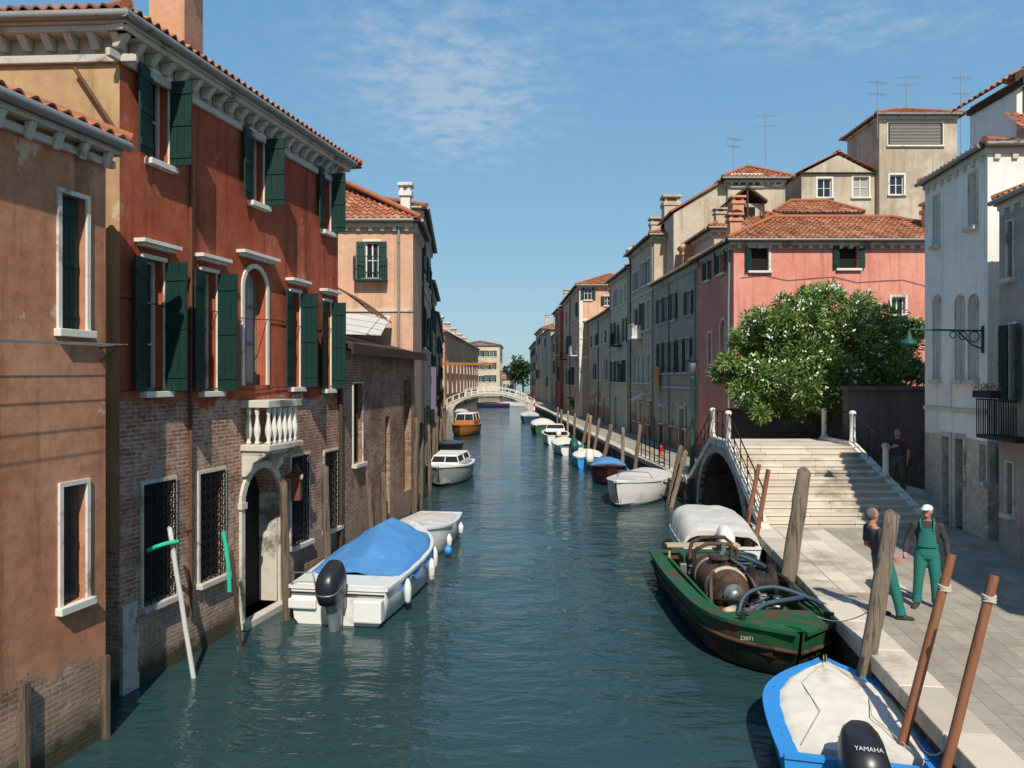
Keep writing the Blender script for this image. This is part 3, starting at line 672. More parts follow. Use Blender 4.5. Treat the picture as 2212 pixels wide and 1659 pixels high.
for ii,(A,B,z1,m_,lb,n) in enumerate(LR):
    h=House(lb,rowfoot(A,B,9),z1,m_)
    h.auto(0,n,[(z1-2.3,z1-.9),(z1-5.4,z1-3.7),(2.0,3.6)],w=.95,sh=(172,174),lw=.4,shm='green',so=.02,silld=.08)
    h.done(rh=1.7,over=.25,cor=(0,3),pitch=.3,sub=4); h.dress(0,(z1-3.0,),(.03,))
    if ii: chimney(h.root,A[0]-1.2,A[1]+1.5,z1,1.7,.5,.5,'cream',random.choice((0,1)))
h=House('long orange-brown row house on the left bank beyond the white bridge',[(-10.5,119),(-8.4,190),(-22,190),(-22,119)],12.2,'orange')
h.auto(0,10,[(9.2,10.7),(6.,7.7),(2.6,4.6)],w=1.1,sur='stonew',sh=None,shm='brownsh',so=.06); h.auto(3,4,[(9.2,10.9),(6,7.9)],w=1.,sh=(170,170),lw=.5)
h.done(rh=2.2,over=.5,pitch=.4,sub=3); 
for yy in (122,135,150,168,182): chimney(h.root,-11.5,yy,12.5,2.2,.8,.8,'cream',1)
h=House('pale cream block closing the left bank in the far distance',[(-3.3,205),(-2.8,225),(-16,225),(-14,205)],14.0,'cream')
h.auto(3,5,[(11.,12.6),(7.6,9.4),(4.2,6)],w=1.1,sh=(172,172),lw=.4,shm='green2'); h.auto(0,4,[(11.,12.6),(7.6,9.4)],w=1.1); h.done(rh=1.4,over=.4,pitch=.5,sub=3)
h=House('low white house far off at the canal end by the trees',[(1.3,240),(1.3,250),(-4,250),(-4,240)],5.,'palehouse')
h.auto(3,3,[(2.2,3.6)],w=1.); h.done(rh=1.5,over=.4,pitch=.5,sub=3)
# ============================================================ RIGHT BANK
# pink house
A=(9.4,38.6);B=(9.58,33.0)
h=House('big salmon-pink house with tiled roof behind the flowering tree',[A,B,(20.5,33.0),(20.5,38.6)],10.75,'pink',z0=0)
P_=dict(sw=.1,dep=.2)
h.wp(1,1622,1660,535,585,sh=(150,None),lw=.3,pane='dark',frame=None,**P_); h.wp(1,1812,1853,532,580,sh=(165,168),lw=.28,frame=None,pane='dark',**P_)
h.wp(1,1926,1955,642,678,frame='white',**P_); h.wp(1,1722,1756,650,690,frame='white',sh=(150,150),lw=.35,**P_)
h.wp(0,1555,1566,540,590,sh=(160,165),lw=.35,**P_); h.wp(0,1527,1533,560,605,sh=(160,165),lw=.3,**P_); h.wp(0,1556,1568,690,790,arch=True,frame='white',**P_); h.wp(0,1530,1537,720,800,**P_)
h.door(1,.7,1.7,3.1,'brownsh')
h.done(rh=1.55,over=.38,cor=(0,1),kind='hip')
chimney(h.root,18.7,34.0,10.4,2.3,.62,.62,'orange'); chimney(h.root,9.95,34.2,10.6,1.6,.5,.5,'orange'); 
mb=MB(); Fq=h.F[0]; mb.tube([Fq.p(Fq.L-.35,10.7,.1),Fq.p(Fq.L-.4,9.5,.07),Fq.p(Fq.L-.5,8,.07),Fq.p(Fq.L-.5,QZ,.07)],.05,8); mb.build('drainpipe','zinc',h.root)
mb=MB(); Fq=h.F[1]; mb.tube([Fq.p(.3+k*1.0,9.2+.12*math.sin(k*2.1)-.02*k*k*.2,.03) for k in range(11)],.012,4); mb.build('cable','black',h.root)
# row
A=(9.0,48.2);B=(9.38,38.7)
h=House('flat-fronted grey house next to the pink house, low eaves',rowfoot(A,B,8),10.7,'grey',z0=0)
h.auto(0,5,[(8.2,9.7),(5.2,7.0)],w=.85,sh=(172,172),lw=.38,sur='stone',skip=.1); h.auto(0,3,[(2.2,3.4)],w=.8,sur='stone'); h.door(0,1.2,2.3,3.2); h.door(0,6,7.1,3.2,'brownsh')
h.done(rh=1.4,over=.35,cor=(0,1)); h.dress(0,(4.3,),(.4,.97)); chimney(h.root,10.4,45.5,10.7,1.9,.55,.55,'orange',1)
A=(8.35,65);B=(8.72,56.5)
h=House('narrow weathered house with pale stone balcony on the right quay',rowfoot(A,B,9),13.0,'cream',z0=0)
h.auto(0,4,[(10.7,12.1),(7.7,9.5),(4.6,6.3)],w=.9,sh='rnd',lw=.42,sur='stonew',skip=.12); h.door(0,2,3.1,3.3,'brownsh'); h.done(rh=1.6,over=.4,cor=(0,1)); h.dress(0,(7.2,),(.03,.95),bal=((4.,7.5,1.5),)); chimney(h.root,9.9,62,13.0,2.2,.7,.7,'palehouse',1); chimney(h.root,9.6,58,13.0,2.0,.6,.6,'orange',0)
A=(8.75,56.4);B=(9.0,48.4)
h=House('tall weathered beige house with stone balcony and big chimneys',rowfoot(A,B,9),13.9,'beige',z0=0)
h.auto(0,4,[(11.1,12.7),(8.1,10.0)],w=.95,sh='rnd',lw=.42,sur='stonew'); h.auto(0,4,[(4.6,6.8)],w=.95,arch=True,sur='stonew'); h.auto(0,3,[(1.9,3.2)],w=.8,sur='stone')
h.door(0,6.3,7.4,3.4,'green2'); h.door(0,3.2,4.2,3.4,'brownsh')
h.done(rh=1.6,over=.4,cor=(0,1)); h.dress(0,(10.5,3.9),(.03,.97),awn=((4.4,3.9,1.4,'tarpw'),))
F=h.F[0]; mb=MB(); mb.fbox(F,F.L-5.2,F.L-3.6,7.6,7.75,0,.75); mb.fbox(F,F.L-5.2,F.L-3.6,8.5,8.62,.6,.75)
for k in range(7): mb.fbox(F,F.L-5.15+k*.24,F.L-5.07+k*.24,7.75,8.5,.62,.72)
mb.fbox(F,F.L-5.2,F.L-5.05,7.75,8.5,.1,.7);mb.fbox(F,F.L-3.75,F.L-3.6,7.75,8.5,.1,.7); mb.build('balcony','stonew',h.root)
for x,y,hh,w in ((10.3,49.6,3.1,1.0),(10.0,53,2.4,.8)): chimney(h.root,x,y,13.6,hh,w,w,'palehouse',0)
h=House('beige house with orange roof rising behind the low grey house',[(10.6,48),(10.9,41.2),(16.3,41.2),(16.3,48)],12.9,'palehouse',z0=0)
h.w(1,1.0,1.8,11.2,12.2,frame='white'); h.done(rh=1.6,over=.4,cor=(0,1))
chimney(h.root,11.3,41.6,12.6,1.5,.5,.5,'palehouse'); chimney(h.root,12.3,41.8,12.8,2.0,.6,.6,'orange'); 
h=House('pale house with a broad hip roof and wooden dormer rising above the pink roof',[(13.0,50.5),(13.0,46),(16.45,46),(16.45,50.5)],16.8,'palehouse',z0=0)
h.wp(1,1582,1645,378,402,frame='white',pane='curtain',mull=4,sill=True); h.wp(1,1672,1682,380,400,frame='white')
h.done(rh=1.2,over=.45,cor=(0,1)); antenna(h.root,15.6,47,18,3.2,1.2); antenna(h.root,13.6,47,17.5,2.2,.9,.5)
h=House('lean-to pale wing sloping down to the left of the hip-roofed back house',[(9.8,50.5),(9.8,46.3),(12.98,46.3),(12.98,50.5)],14.9,'palehouse',z0=0)
h.done(rh=0,over=0,cor=())
mb=MB(); mb.hexa([V(9.6,46.1,14.92),V(12.97,46.1,16.9),V(12.97,50.5,16.9),V(9.6,50.5,14.92),V(9.6,46.1,15.05),V(12.97,46.1,17.03),V(12.97,50.5,17.03),V(9.6,50.5,15.05)]); mb.build('roof','tile2',h.root)
mb=MB(); mb.poly([V(9.8,46.3,14.9),V(12.98,46.3,14.9),V(12.98,46.3,16.9)]); mb.build('gable','palehouse',h.root,fix=False)
# dormer
d=42.5; xa=at(1568,0,d).x; xb=at(1652,0,d).x
t=thing('roof_dormer','small dark wooden gabled dormer among the roofs behind the pink house','dormer',((xa+xb)/2,d,13.2))
mb=MB(); mb.box((xa+.15,d,12.6),(xb-.15,d+2.5,14.6)); mb.build('wall','palehouse',t)
mb=MB(); mb.box((xa+.55,d-.03,13.2),(xb-.55,d-.003,14.4)); mb.build('window','dark',t)
m_=(xa+xb)/2
for s_ in (-1,1):
    mb=MB(); e=m_+s_*(xb-xa)/2; mb.hexa([V(e,d-.5,14.55),V(m_,d-.5,15.35),V(m_,d+2.6,15.35),V(e,d+2.6,14.55),V(e,d-.5,14.68),V(m_,d-.5,15.5),V(m_,d+2.6,15.5),V(e,d+2.6,14.68)]); mb.build('roof','darkwood',t)
for x in (xa+.15,m_-.05,xb-.25): mb=MB(); mb.box((x,d-.42,13.),(x+.1,d-.34,14.5 if x!=m_-.05 else 15.3)); mb.build('post','darkwood',t)
# gable house
h=House('plain beige house with a low gable and two windows left of the tower',[(18.0,58),(18.0,47.5),(22.55,47.5),(22.55,58)],17.6,'palehouse',z0=0)
h.wp(1,1766,1796,386,426,frame='white',sw=.12); h.wp(1,1843,1876,382,426,frame='white',pane='curtain',sw=.12)
h.done(rh=1.25,over=.2,cor=(),kind='gable',dent=False)
h=House('roof-level orange tiled house below the gable house, behind the pink roof',[(15.5,47),(15.5,44.5),(20.0,44.5),(20.0,47)],14.4,'palehouse',z0=0); h.done(rh=1.0,over=.4,cor=())
# tower
h=House('square rendered roof tower with wooden louvres under a small hip roof',[(22.6,51.5),(22.6,47.0),(27.4,47.0),(27.4,51.5)],21.0,'towerp',z0=0,name='tower',cat='tower')
h.wp(1,1922,1952,378,420,frame='white',sw=.12); h.wp(1,1918,2036,266,314,frame='brownsh',pane='brownsh',mull=2,sw=.06,dep=.1)
h.done(rh=1.1,over=.35,cor=(0,1),dent=False); antenna(h.root,22.2,46.4,19.5,3.5,1.2,.3); antenna(h.root,25.3,49,22,2.3,1.4); antenna(h.root,28.2,48,19,5,1.2,.2)
mb=MB(); Fq=h.F[1]; a,b,z0,z1=Fq.rect(1920,2034,268,312)
for k in range(14): z=z0+(z1-z0)*(k+.5)/14; mb.hexa([Fq.p(a+.06,z-.02,.0),Fq.p(b-.06,z-.02,.0),Fq.p(b-.06,z-.02,-.06),Fq.p(a+.06,z-.02,-.06),Fq.p(a+.06,z+.0,-.0),Fq.p(b-.06,z+.0,-.0),Fq.p(b-.06,z+.04,-.06),Fq.p(a+.06,z+.04,-.06)])
mb.build('louvre','curtain',h.root)
# low house, tall red and white
A=(7.9,78);B=(8.35,65.2)
h=House('low beige house on the right quay squeezed before the red-and-white house',rowfoot(A,B,8),10.6,'beige',z0=0)
h.auto(0,5,[(8,9.4),(4.8,6.6)],w=.9,sh='rnd',lw=.4,skip=.1); h.door(0,3,4.1,3.2); h.door(0,9,10,3.2,'brownsh'); h.done(rh=1.6,over=.4,cor=(0,1),pitch=.3,sub=4); h.dress(0,(4.1,),(.5,),awn=((6,3.6,1.8,'redp'),)); chimney(h.root,9.4,70,10.8,2.2,.7,.7,'rose',1)
h=House('red-and-white palace with tiled hip roof projecting onto the right quay',[(6.6,98),(6.9,78.3),(14,78.3),(14,98)],14.4,'rose',z0=0)
h.wp(1,1262,1278,618,648,sh=(168,168),lw=.4,shm='green2'); h.wp(1,1306,1318,640,660,sh=(168,168),lw=.4); h.wp(1,1257,1264,690,730)
h.auto(0,6,[(11.4,13.2),(7.8,10),(4.2,6.2)],w=1.,sh='rnd',lw=.45,sur='stonew'); h.done(rh=1.6,over=.45,cor=(0,1),pitch=.3,sub=4); h.dress(0,(10.8,7.0),(.5,),bal=((3,7.3,1.8),))
mb=MB(); Fq=h.F[1]; mb.fbox(Fq,0,.35,1,14.2,.003,.05); mb.fbox(Fq,.36,Fq.L,10.8,11.0,.003,.06); mb.fbox(Fq,.36,Fq.L,7.0,7.2,.003,.06); mb.build('trim','stonew',h.root)
F=h.F[0]; mb=MB(); mb.fbox(F,F.L-3.5,F.L-1,7.25,7.35,0,.8); mb.fbox(F,F.L-3.5,F.L-1,8.2,8.3,.7,.8)
for k in range(9): mb.fbox(F,F.L-3.45+k*.29,F.L-3.35+k*.29,7.35,8.2,.71,.79)
mb.build('balcony','stonew',h.root)
FR=[((6.0,107),(6.2,98.2),13.9,'redfar','narrow bright red house far along the right quay',2),
    ((6.6,122),(6.8,107.3),11.6,'beige','far right-bank house behind the red one, stained beige',3),
    ((5.6,140),(6.2,122.3),12.9,'palehouse','far grey right-bank house above the white bridge end',4),
    ((5.0,160),(5.6,140.3),14.2,'cream','far cream right-bank house past the bridge',4),
    ((4.6,195),(5.0,160.3),12.6,'rose','farthest rose house of the right bank',6)]
for A,B,z1,m_,lb,n in FR:
    h=House(lb,rowfoot(A,B,9),z1,m_,z0=0)
    h.auto(0,n,[(z1-2.5,z1-.9),(z1-5.8,z1-3.9),(z1-9.2,z1-7.4)],w=1.05,sh='rnd',lw=.5,shm='green2')
    h.auto(1,2,[(z1-2.3,z1-1.)],w=.8); h.done(rh=1.7,over=.4,cor=(0,1),pitch=.35,sub=3); h.dress(0,(z1-3.1,),(.5,))
    for k in range(2): chimney(h.root,B[0]+1+k*2.4,B[1]+2+k*3,z1+.3,2.4+k*.4,.8,.8,'palehouse',k)
# white house with arched windows
WA=(12.0,22.2);WB=(11.55,18.55)
h=House('white house with three tall arched windows and pale brick ground floor',[WA,WB,(20,18.2),(20,22.2)],10.45,'whitehouse',z0=0)
W_=dict(sur='stone',sw=.05,dep=.22)
for a_ in ((2018,2031),(2066,2082),(2095,2112)): h.wp(0,a_[0],a_[1],640,820,arch=True,frame='stone',**W_)
h.wp(0,2018,2029,424,530,frame='stone',**W_); h.wp(0,2095,2111,374,490,frame='stone',**W_); h.wp(0,2118,2133,960,1040,grille=False,**W_)
F=h.F[0]
for a_ in ((2036,2052),(2064,2082)): a,b,_,_=F.rect(a_[0],a_[1],0,1); h.door(0,a,b,3.25,'woodgrey')
h.done(rh=.5,over=.14,cor=(0,1),tile='tile2')
mb=MB(); mb.fbox(F,0,F.L,3.95,4.05,.003,.05); mb.build('string_course','stone',h.root)
for k,(pa,pb,ya,yb) in enumerate(((2038,2056,832,848),(2038,2056,852,878))):
    a,b,z0,z1=F.rect(pa,pb,ya,yb); mb=MB(); mb.fbox(F,a,b,z0,z1,.004,.03); o=mb.build('plaque','white',h.root)
# roof cabin
x0,x1=12.75,15.8; t=thing('roof_cabin','timber-gabled tiled roof cabin on top of the white house, cut by the right edge','roof cabin',(13.6,20.2,11.0))
mb=MB(); mb.box((x0+.2,19.6,10.6),(x1,21.6,12.5)); mb.build('wall','whitehouse',t)
mb=MB(); mb.box((x0+.35,19.56,11.5),(x0+.8,19.597,12.3)); mb.build('window','brownsh',t)
mb=MB(); tiles(mb,V(x0-.1,19.3,12.45),V(x0-.1,22,12.45),V(14.1,22,13.3),V(14.1,19.3,13.3)); tiles(mb,V(x1+.5,22,12.45),V(x1+.5,19.3,12.45),V(14.1,19.3,13.3),V(14.1,22,13.3)); mb.build('roof','tile',t,fix=False)
mb=MB()
for e in (x0-.1,x1+.5): mb.hexa([V(e,19.2,12.3),V(14.1,19.2,13.18),V(14.1,19.3,13.18),V(e,19.3,12.3),V(e,19.2,12.48),V(14.1,19.2,13.36),V(14.1,19.3,13.36),V(e,19.3,12.48)])
mb.box((x0+.1,19.2,12.25),(x0+.2,21.6,12.4)); mb.build('bargeboard','darkwood',t)
mb=MB(); tiles(mb,V(12.6,18.9,11.0),V(17.5,18.9,11.0),V(17.5,19.6,11.6),V(12.6,19.6,11.6)); mb.build('lower_roof','tile',t,fix=False)
# ash grey house at the right edge
GA=(10.97,17.2);GB=(9.32,4.9)
h=House('ash-grey house with tiled eaves and small iron balcony at the right edge',[GA,GB,(18,4.5),(18,17.2)],8.75,'greyhouse',z0=0)
h.wp(0,2178,2190,478,600,**W_); h.wp(0,2176,2190,1000,1110,**W_)
h.wp(0,2182,2198,700,870,sh=(165,165),lw=.26,frame='stone',**W_)
h.done(rh=1.3,over=.1,cor=(0,3))
F=h.F[0]; a=F.hit(2160); mb=MB(); mb.fbox(F,a,a+1.7,3.5,3.58,0,.5)
for k in range(18): mb.fbox(F,a+k*.1,a+k*.1+.015,3.58,4.35,.48,.5)
mb.fbox(F,a,a+1.7,4.35,4.38,.46,.51)
for o in (.1,.22,.34): mb.fbox(F,a,a+.015,3.58,4.35,o,o+.015)
mb.build('balcony','iron',h.root)
t=thing('window_box','black planter box with sparse greenery on the small iron balcony','planter',tuple(F.p(a+.5,4.38,.5)))
mb=MB(); mb.fbox(F,a+.05,a+.9,4.4,4.56,.4,.6); mb.build('box','iron',t)
mb=MB()
for k in range(160):
    p=F.p(a+random.uniform(.05,.9),4.55+random.uniform(0,.16),random.uniform(.38,.62)); v=V(random.uniform(-1,1),random.uniform(-1,1),random.uniform(.2,1)).normalized()*.05; w=v.cross(V(.3,.2,1)).normalized()*.018; mb.val=random.random(); mb.poly([p,p+v*.5+w,p+v,p+v*.5-w])
mb.build('leaves','leaf',t,fix=False)
# wall lamp
z=6.0; xw=11.55; y=18.75
t=thing('wall_lamp','teal lantern hanging from a long scrolled iron bracket on the white house','street lamp',(xw,y,z))
mb=MB(); mb.tube([V(xw,y,z),V(9.75,y,z+.03)],.026,6); mb.tube([V(xw,y,z-.45),V(xw-.25,y,z-.35),V(xw-.6,y,z-.02)],.02,6)
for c_,r_ in ((.2,.13),(.48,.1),(.72,.08)): mb.tube([V(xw-c_+r_*math.cos(2*PI*k/12),y,z-r_-.02+r_*math.sin(2*PI*k/12)) for k in range(13)],.014,5)
mb.box((xw-.02,y-.04,z-.55),(xw+.02,y+.04,z+.12)); mb.build('bracket','teal',t)
mb=MB(); mb.lathe((9.75,y,z-.4),[(.05,0),(.2,.06),(.17,.12),(.08,.22),(.05,.3),(.02,.42)],12); mb.build('lantern','teal',t)
# garden walls
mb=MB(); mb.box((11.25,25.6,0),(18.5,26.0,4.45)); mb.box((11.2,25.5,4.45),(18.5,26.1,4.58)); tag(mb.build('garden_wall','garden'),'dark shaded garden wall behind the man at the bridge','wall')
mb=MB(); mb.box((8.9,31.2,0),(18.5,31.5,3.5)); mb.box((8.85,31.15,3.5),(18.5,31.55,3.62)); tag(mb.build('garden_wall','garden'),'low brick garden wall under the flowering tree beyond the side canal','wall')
# ============================================================ STEP BRIDGE
t=thing('stone_bridge','stepped stone and brick footbridge over the side canal with iron railings','bridge',(8.8,25,QZ))
xl=lambda y:6.6+.06*(y-20); xr=lambda y:11.15-.07*(y-20) if y<24.4 else 10.84+.05*(y-24.4)
NSt=12; tr=.345; y0=20.15
mb=MB()
for i in range(NSt):
    ya=y0+tr*i; yb=ya+tr; z=QZ+.15*(i+1)
    xs=[xl(ya)]; 
    while xs[-1]<xr(ya)-.9: xs.append(xs[-1]+random.uniform(.9,1.5))
    xs[-1]=xr(ya)
    for k in range(len(xs)-1):
        mb.val=random.random(); mb.box((xs[k]+.003,ya-.03,z-.06),(xs[k+1]-.003,yb+.02,z+random.uniform(-.004,.002))); mb.val*=.5; mb.box((xs[k]+.003,ya,z-.16),(xs[k+1]-.003,yb,z-.062))
mb.build('near_steps','stonestep',t,bevel=.01)
mb=MB()
for i in range(NSt):
    ya=30.9-tr*(i+1); z=QZ+.15*(i+1); mb.val=random.random(); mb.box((xl(ya)+.003,ya,z-.15),(xr(ya),ya+tr+.03,z))
mb.build('far_steps','stonestep',t)
yd0=y0+tr*NSt; yd1=30.9-tr*NSt; zd=QZ+.15*NSt
mb=MB(); n=6
for k in range(n):
    mb.val=random.random(); ya=yd0+(yd1-yd0)*k/n; yb=yd0+(yd1-yd0)*(k+1)/n-.006; mb.box((xl(ya),ya+.02,zd-.2),(xr(ya),yb+.02,zd))
mb.build('deck','stonestep',t)
def topz(y):
    if y<yd0: return QZ+(y-y0)/(yd0-y0)*(zd-QZ)
    if y>yd1: return QZ+(30.9-y)/(30.9-yd1)*(zd-QZ)
    return zd
yc=25.5; hs=3.75
def arcz(y):
    q=(y-yc)/hs
    return -.6 if abs(q)>=1 else -.2+2.55*math.sqrt(1-q*q)
ys=sorted({y0-.0,yd0,yd1,30.9,*[yc+hs*math.cos(PI*k/28) for k in range(29)],*[y0+(30.9-y0)*k/24 for k in range(25)]})
mb=MB()
for X_,s_ in ((xl,1),(xr,-1)):
    for ya,yb in zip(ys,ys[1:]):
        mb.poly([V(X_(ya)+.01*s_,ya,arcz(ya+1e-4)),V(X_(yb)+.01*s_,yb,arcz(yb-1e-4)),V(X_(yb)+.01*s_,yb,topz(yb)-.1),V(X_(ya)+.01*s_,ya,topz(ya)-.1)])
for ya,yb in zip(ys,ys[1:]):
    if abs(ya-yc)<hs+1e-6 and abs(yb-yc)<hs+1e-6: mb.poly([V(xl(ya),ya,arcz(ya+1e-4) if ya<yc else arcz(ya)),V(xl(yb),yb,arcz(yb-1e-4)),V(xr(yb),yb,arcz(yb-1e-4)),V(xr(ya),ya,arcz(ya+1e-4) if ya<yc else arcz(ya))])
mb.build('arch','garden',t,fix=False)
mb=MB(); K=24
for k in range(K):
    a0,a1=PI*k/K+.006,PI*(k+1)/K-.006; q=[]
    for a,rr in ((a0,0),(a0,.28),(a1,.28),(a1,0)): q.append((yc+(hs+rr)*math.cos(a),-.2+(2.55+rr*.9)*math.sin(a)))
    mb.val=random.random(); mb.hexa([V(xl(y)-.05,y,z) for y,z in q]+[V(xl(y)+.1,y,z) for y,z in q])
mb.build('arch_ring','stoneold',t)
for X_,s_ in ((xl,-1),(xr,1)):
    mb=MB(); rings=[]
    for y in (y0-.3,yd0,yd1,31.1): rings.append([V(X_(y)+s_*o,y,topz(y)+dz+.02) for o,dz in ((.08,-.14),(-.16,-.14),(-.16,.1),(.08,.1))])
    mb.loft(rings); mb.build('edge_band','stonew',t,bevel=.01)
def stonepost(x,y,z,hh=1.0):
    mb=MB(); mb.lathe((x,y,z),[(.11,0),(.11,.08),(.09,.1),(.085,hh-.12),(.11,hh-.1),(.11,hh-.05),(.08,hh),(.02,hh+.02)],10); mb.build('stone_post','stonew',t)
PL=[(xl(yd0)+.02,yd0),(xl(yd1)+.02,yd1)]; PR=[(xr(yd0)-.02,yd0),(xr(yd1)-.02,yd1)]
for x,y in PL+PR: stonepost(x,y,zd+.1)
stonepost(xr(22.4)-.02,22.4,topz(22.4)+.1,.95)
def railing(a,b,za,zb,h=.95):
    mb=MB(); a=V(a[0],a[1],za);b=V(b[0],b[1],zb); u=V(0,0,1)
    mb.tube([a+u*h,b+u*h],.022,6); mb.tube([a+u*h*.55,b+u*h*.55],.014,5); mb.tube([a+u*.15,b+u*.15],.014,5)
    n=max(2,int((b-a).length/.75))
    for k in range(n+1): p=a.lerp(b,k/n); mb.tube([p,p+u*h],.016,5)
    for k in range(n):
        p=a.lerp(b,k/n);q=a.lerp(b,(k+1)/n); mb.tube([p+u*.15,q+u*h*.55],.009,4); mb.tube([q+u*.15,p+u*h*.55],.009,4)
    mb.build('railing','iron',t)
railing(PL[0],(xl(20.2)+.02,20.2),zd+.1,QZ+.1); railing(PL[0],PL[1],zd+.1,zd+.1); railing(PL[1],(xl(30.9),30.9),zd+.1,QZ+.1)
railing(PR[0],(xr(22.4)-.02,22.4),zd+.1,topz(22.4)+.1); railing(PR[0],PR[1],zd+.1,zd+.1); railing(PR[1],(xr(30.9),30.9),zd+.1,QZ+.1)
# landing at the right of the steps
mb=MB()
for i in range(4):
    mb.val=random.random(); mb.box((xr(21)+.06,20.9+.36*i,0.3),(12.35,26 if i==3 else 20.9+.36*(i+1)+.02,QZ+.15*(i+1)))
struct(mb.build('side_landing','stonestep',bevel=.01))
# ============================================================ TREE
def tree(label,trunkpts,clumps,leafmat,n,ls,lw,group=None,name='tree',blossom=0,tr_=.12,lean=.6,step=2):
    t=thing(name,label,'tree',tuple(trunkpts[0][0]),group=group)
    mb=MB()
    for pts in trunkpts: mb.tube(pts,[tr_*(1-.6*k/(len(pts)-1)) for k in range(len(pts))],7)
    tops=[Vector(p[-1]) for p in trunkpts]
    for c,r in clumps[::step]:
        s=min(tops,key=lambda q:(q-c).length); mb.tube([s,s.lerp(c,.5)+V(0,0,-.1),c],[tr_*.3,tr_*.17,tr_*.06],5)
    mb.build('trunk','wood',t)
    mb=MB(); bl=MB(); cen=sum((c for c,r in clumps),V(0,0,0))/len(clumps)
    for c,r in clumps:
        shade=random.uniform(-.25,.25)
        for k in range(n):
            v=V(random.gauss(0,1),random.gauss(0,1),random.gauss(0,1)).normalized(); rr=r*random.uniform(.35,1.12)
            p=c+V(v.x*rr,v.y*rr,v.z*rr*.85)
            d=(v+V(random.uniform(-lean,lean),random.uniform(-lean,lean),random.uniform(-.5,.6))).normalized()*ls*random.uniform(.7,1.3)
            w=d.cross(V(random.uniform(-1,1),random.uniform(-1,1),random.uniform(-1,1))).normalized()*lw
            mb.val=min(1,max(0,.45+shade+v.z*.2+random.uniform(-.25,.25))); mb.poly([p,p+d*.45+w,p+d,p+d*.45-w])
        if blossom and random.random()<blossom:
            for _ in range(random.randint(1,5)):
                v=(V(random.gauss(0,.8),random.gauss(-1.3,.7),random.gauss(.3,.8))+(c-cen)*.25).normalized(); p=c+v*r*1.15
                for k in range(3):
                    q=p+V(random.uniform(-.06,.06),random.uniform(-.06,.06),random.uniform(-.05,.05)); a=V(random.gauss(0,1),random.gauss(0,.3),random.gauss(0,1)).normalized()*.034; b=V(-a.z,random.gauss(0,.02),a.x)
                    bl.poly([q+a,q+b,q-a,q-b])
    mb.build('crown',leafmat,t,fix=False)
    if bl.f: bl.build('blossoms','blossom',t,fix=False)
    return t
rnd=random.Random(11); cl=[]
outline=[(1605,780,.75),(1645,715,.75),(1710,672,.75),(1770,650,.7),(1835,672,.75),(1895,700,.75),(1945,740,.7),(1972,790,.5),(1930,795,.7),(1605,830,.6),(1640,848,.6),(1690,800,.9),(1740,740,.9),(1800,720,.9),(1860,765,.9),(1760,815,.9),(1820,825,.9),(1700,862,.6),(1880,822,.7),(1640,775,.9),(1760,690,.85),(1582,808,.35),(1790,862,.6),(1735,868,.6),(1845,855,.6),(1672,690,.5),(1955,720,.45),(1690,725,.8),(1820,780,.95),(1720,780,.95),(1900,755,.85),(1660,815,.8),(1850,720,.8),(1612,745,.4),(1740,650,.4),(1790,790,.95),(1770,760,.95),(1840,800,.95),(1750,850,.6),(1920,840,.4),(1665,872,.4)]
for px,py,r in outline:
    for k in range(6):
        d=28.2+rnd.uniform(-1.4,1.4); p=at(px+rnd.uniform(-32,32),py+rnd.uniform(-22,22),d); cl.append((p,r*rnd.uniform(.45,.8)))
tp=[[V(11.9+.3*k,29.6,.5),V(11.9+.25*k,29.5,3.),V(11.9+k*.5,29.2-.1*k,4.2),V(11.9+k*.8,29,4.8)] for k in (-1.2,-.4,.5,1.2)]
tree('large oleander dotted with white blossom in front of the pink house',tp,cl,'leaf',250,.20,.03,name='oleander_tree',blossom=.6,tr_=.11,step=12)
for (px,py,sz,lb) in ((1112,800,3.6,'dark green round tree at the far end of the canal, left one'),(1130,805,3.0,'smaller dark tree at the canal end beside the right-bank houses')):
    c=at(px,py,232); cl=[(c+V(rnd.uniform(-sz,sz)*.6,rnd.uniform(-2,2),rnd.uniform(-sz,sz)*.9),sz*rnd.uniform(.35,.5)) for k in range(16)]
    tree(lb,[[V(c.x,232,0.2),V(c.x,232,c.z)]],cl,'leafd',70,.9,.28,tr_=.4)
c=at(1248,880,84); cl=[(c+V(rnd.uniform(-.5,.5),0,rnd.uniform(-.5,.8)),.5) for k in range(6)]
tree('small dark potted shrub on the right quay near the mooring posts',[[V(c.x,84,QZ),V(c.x,84,c.z)]],cl,'leafd',60,.3,.08,name='shrub',tr_=.06)
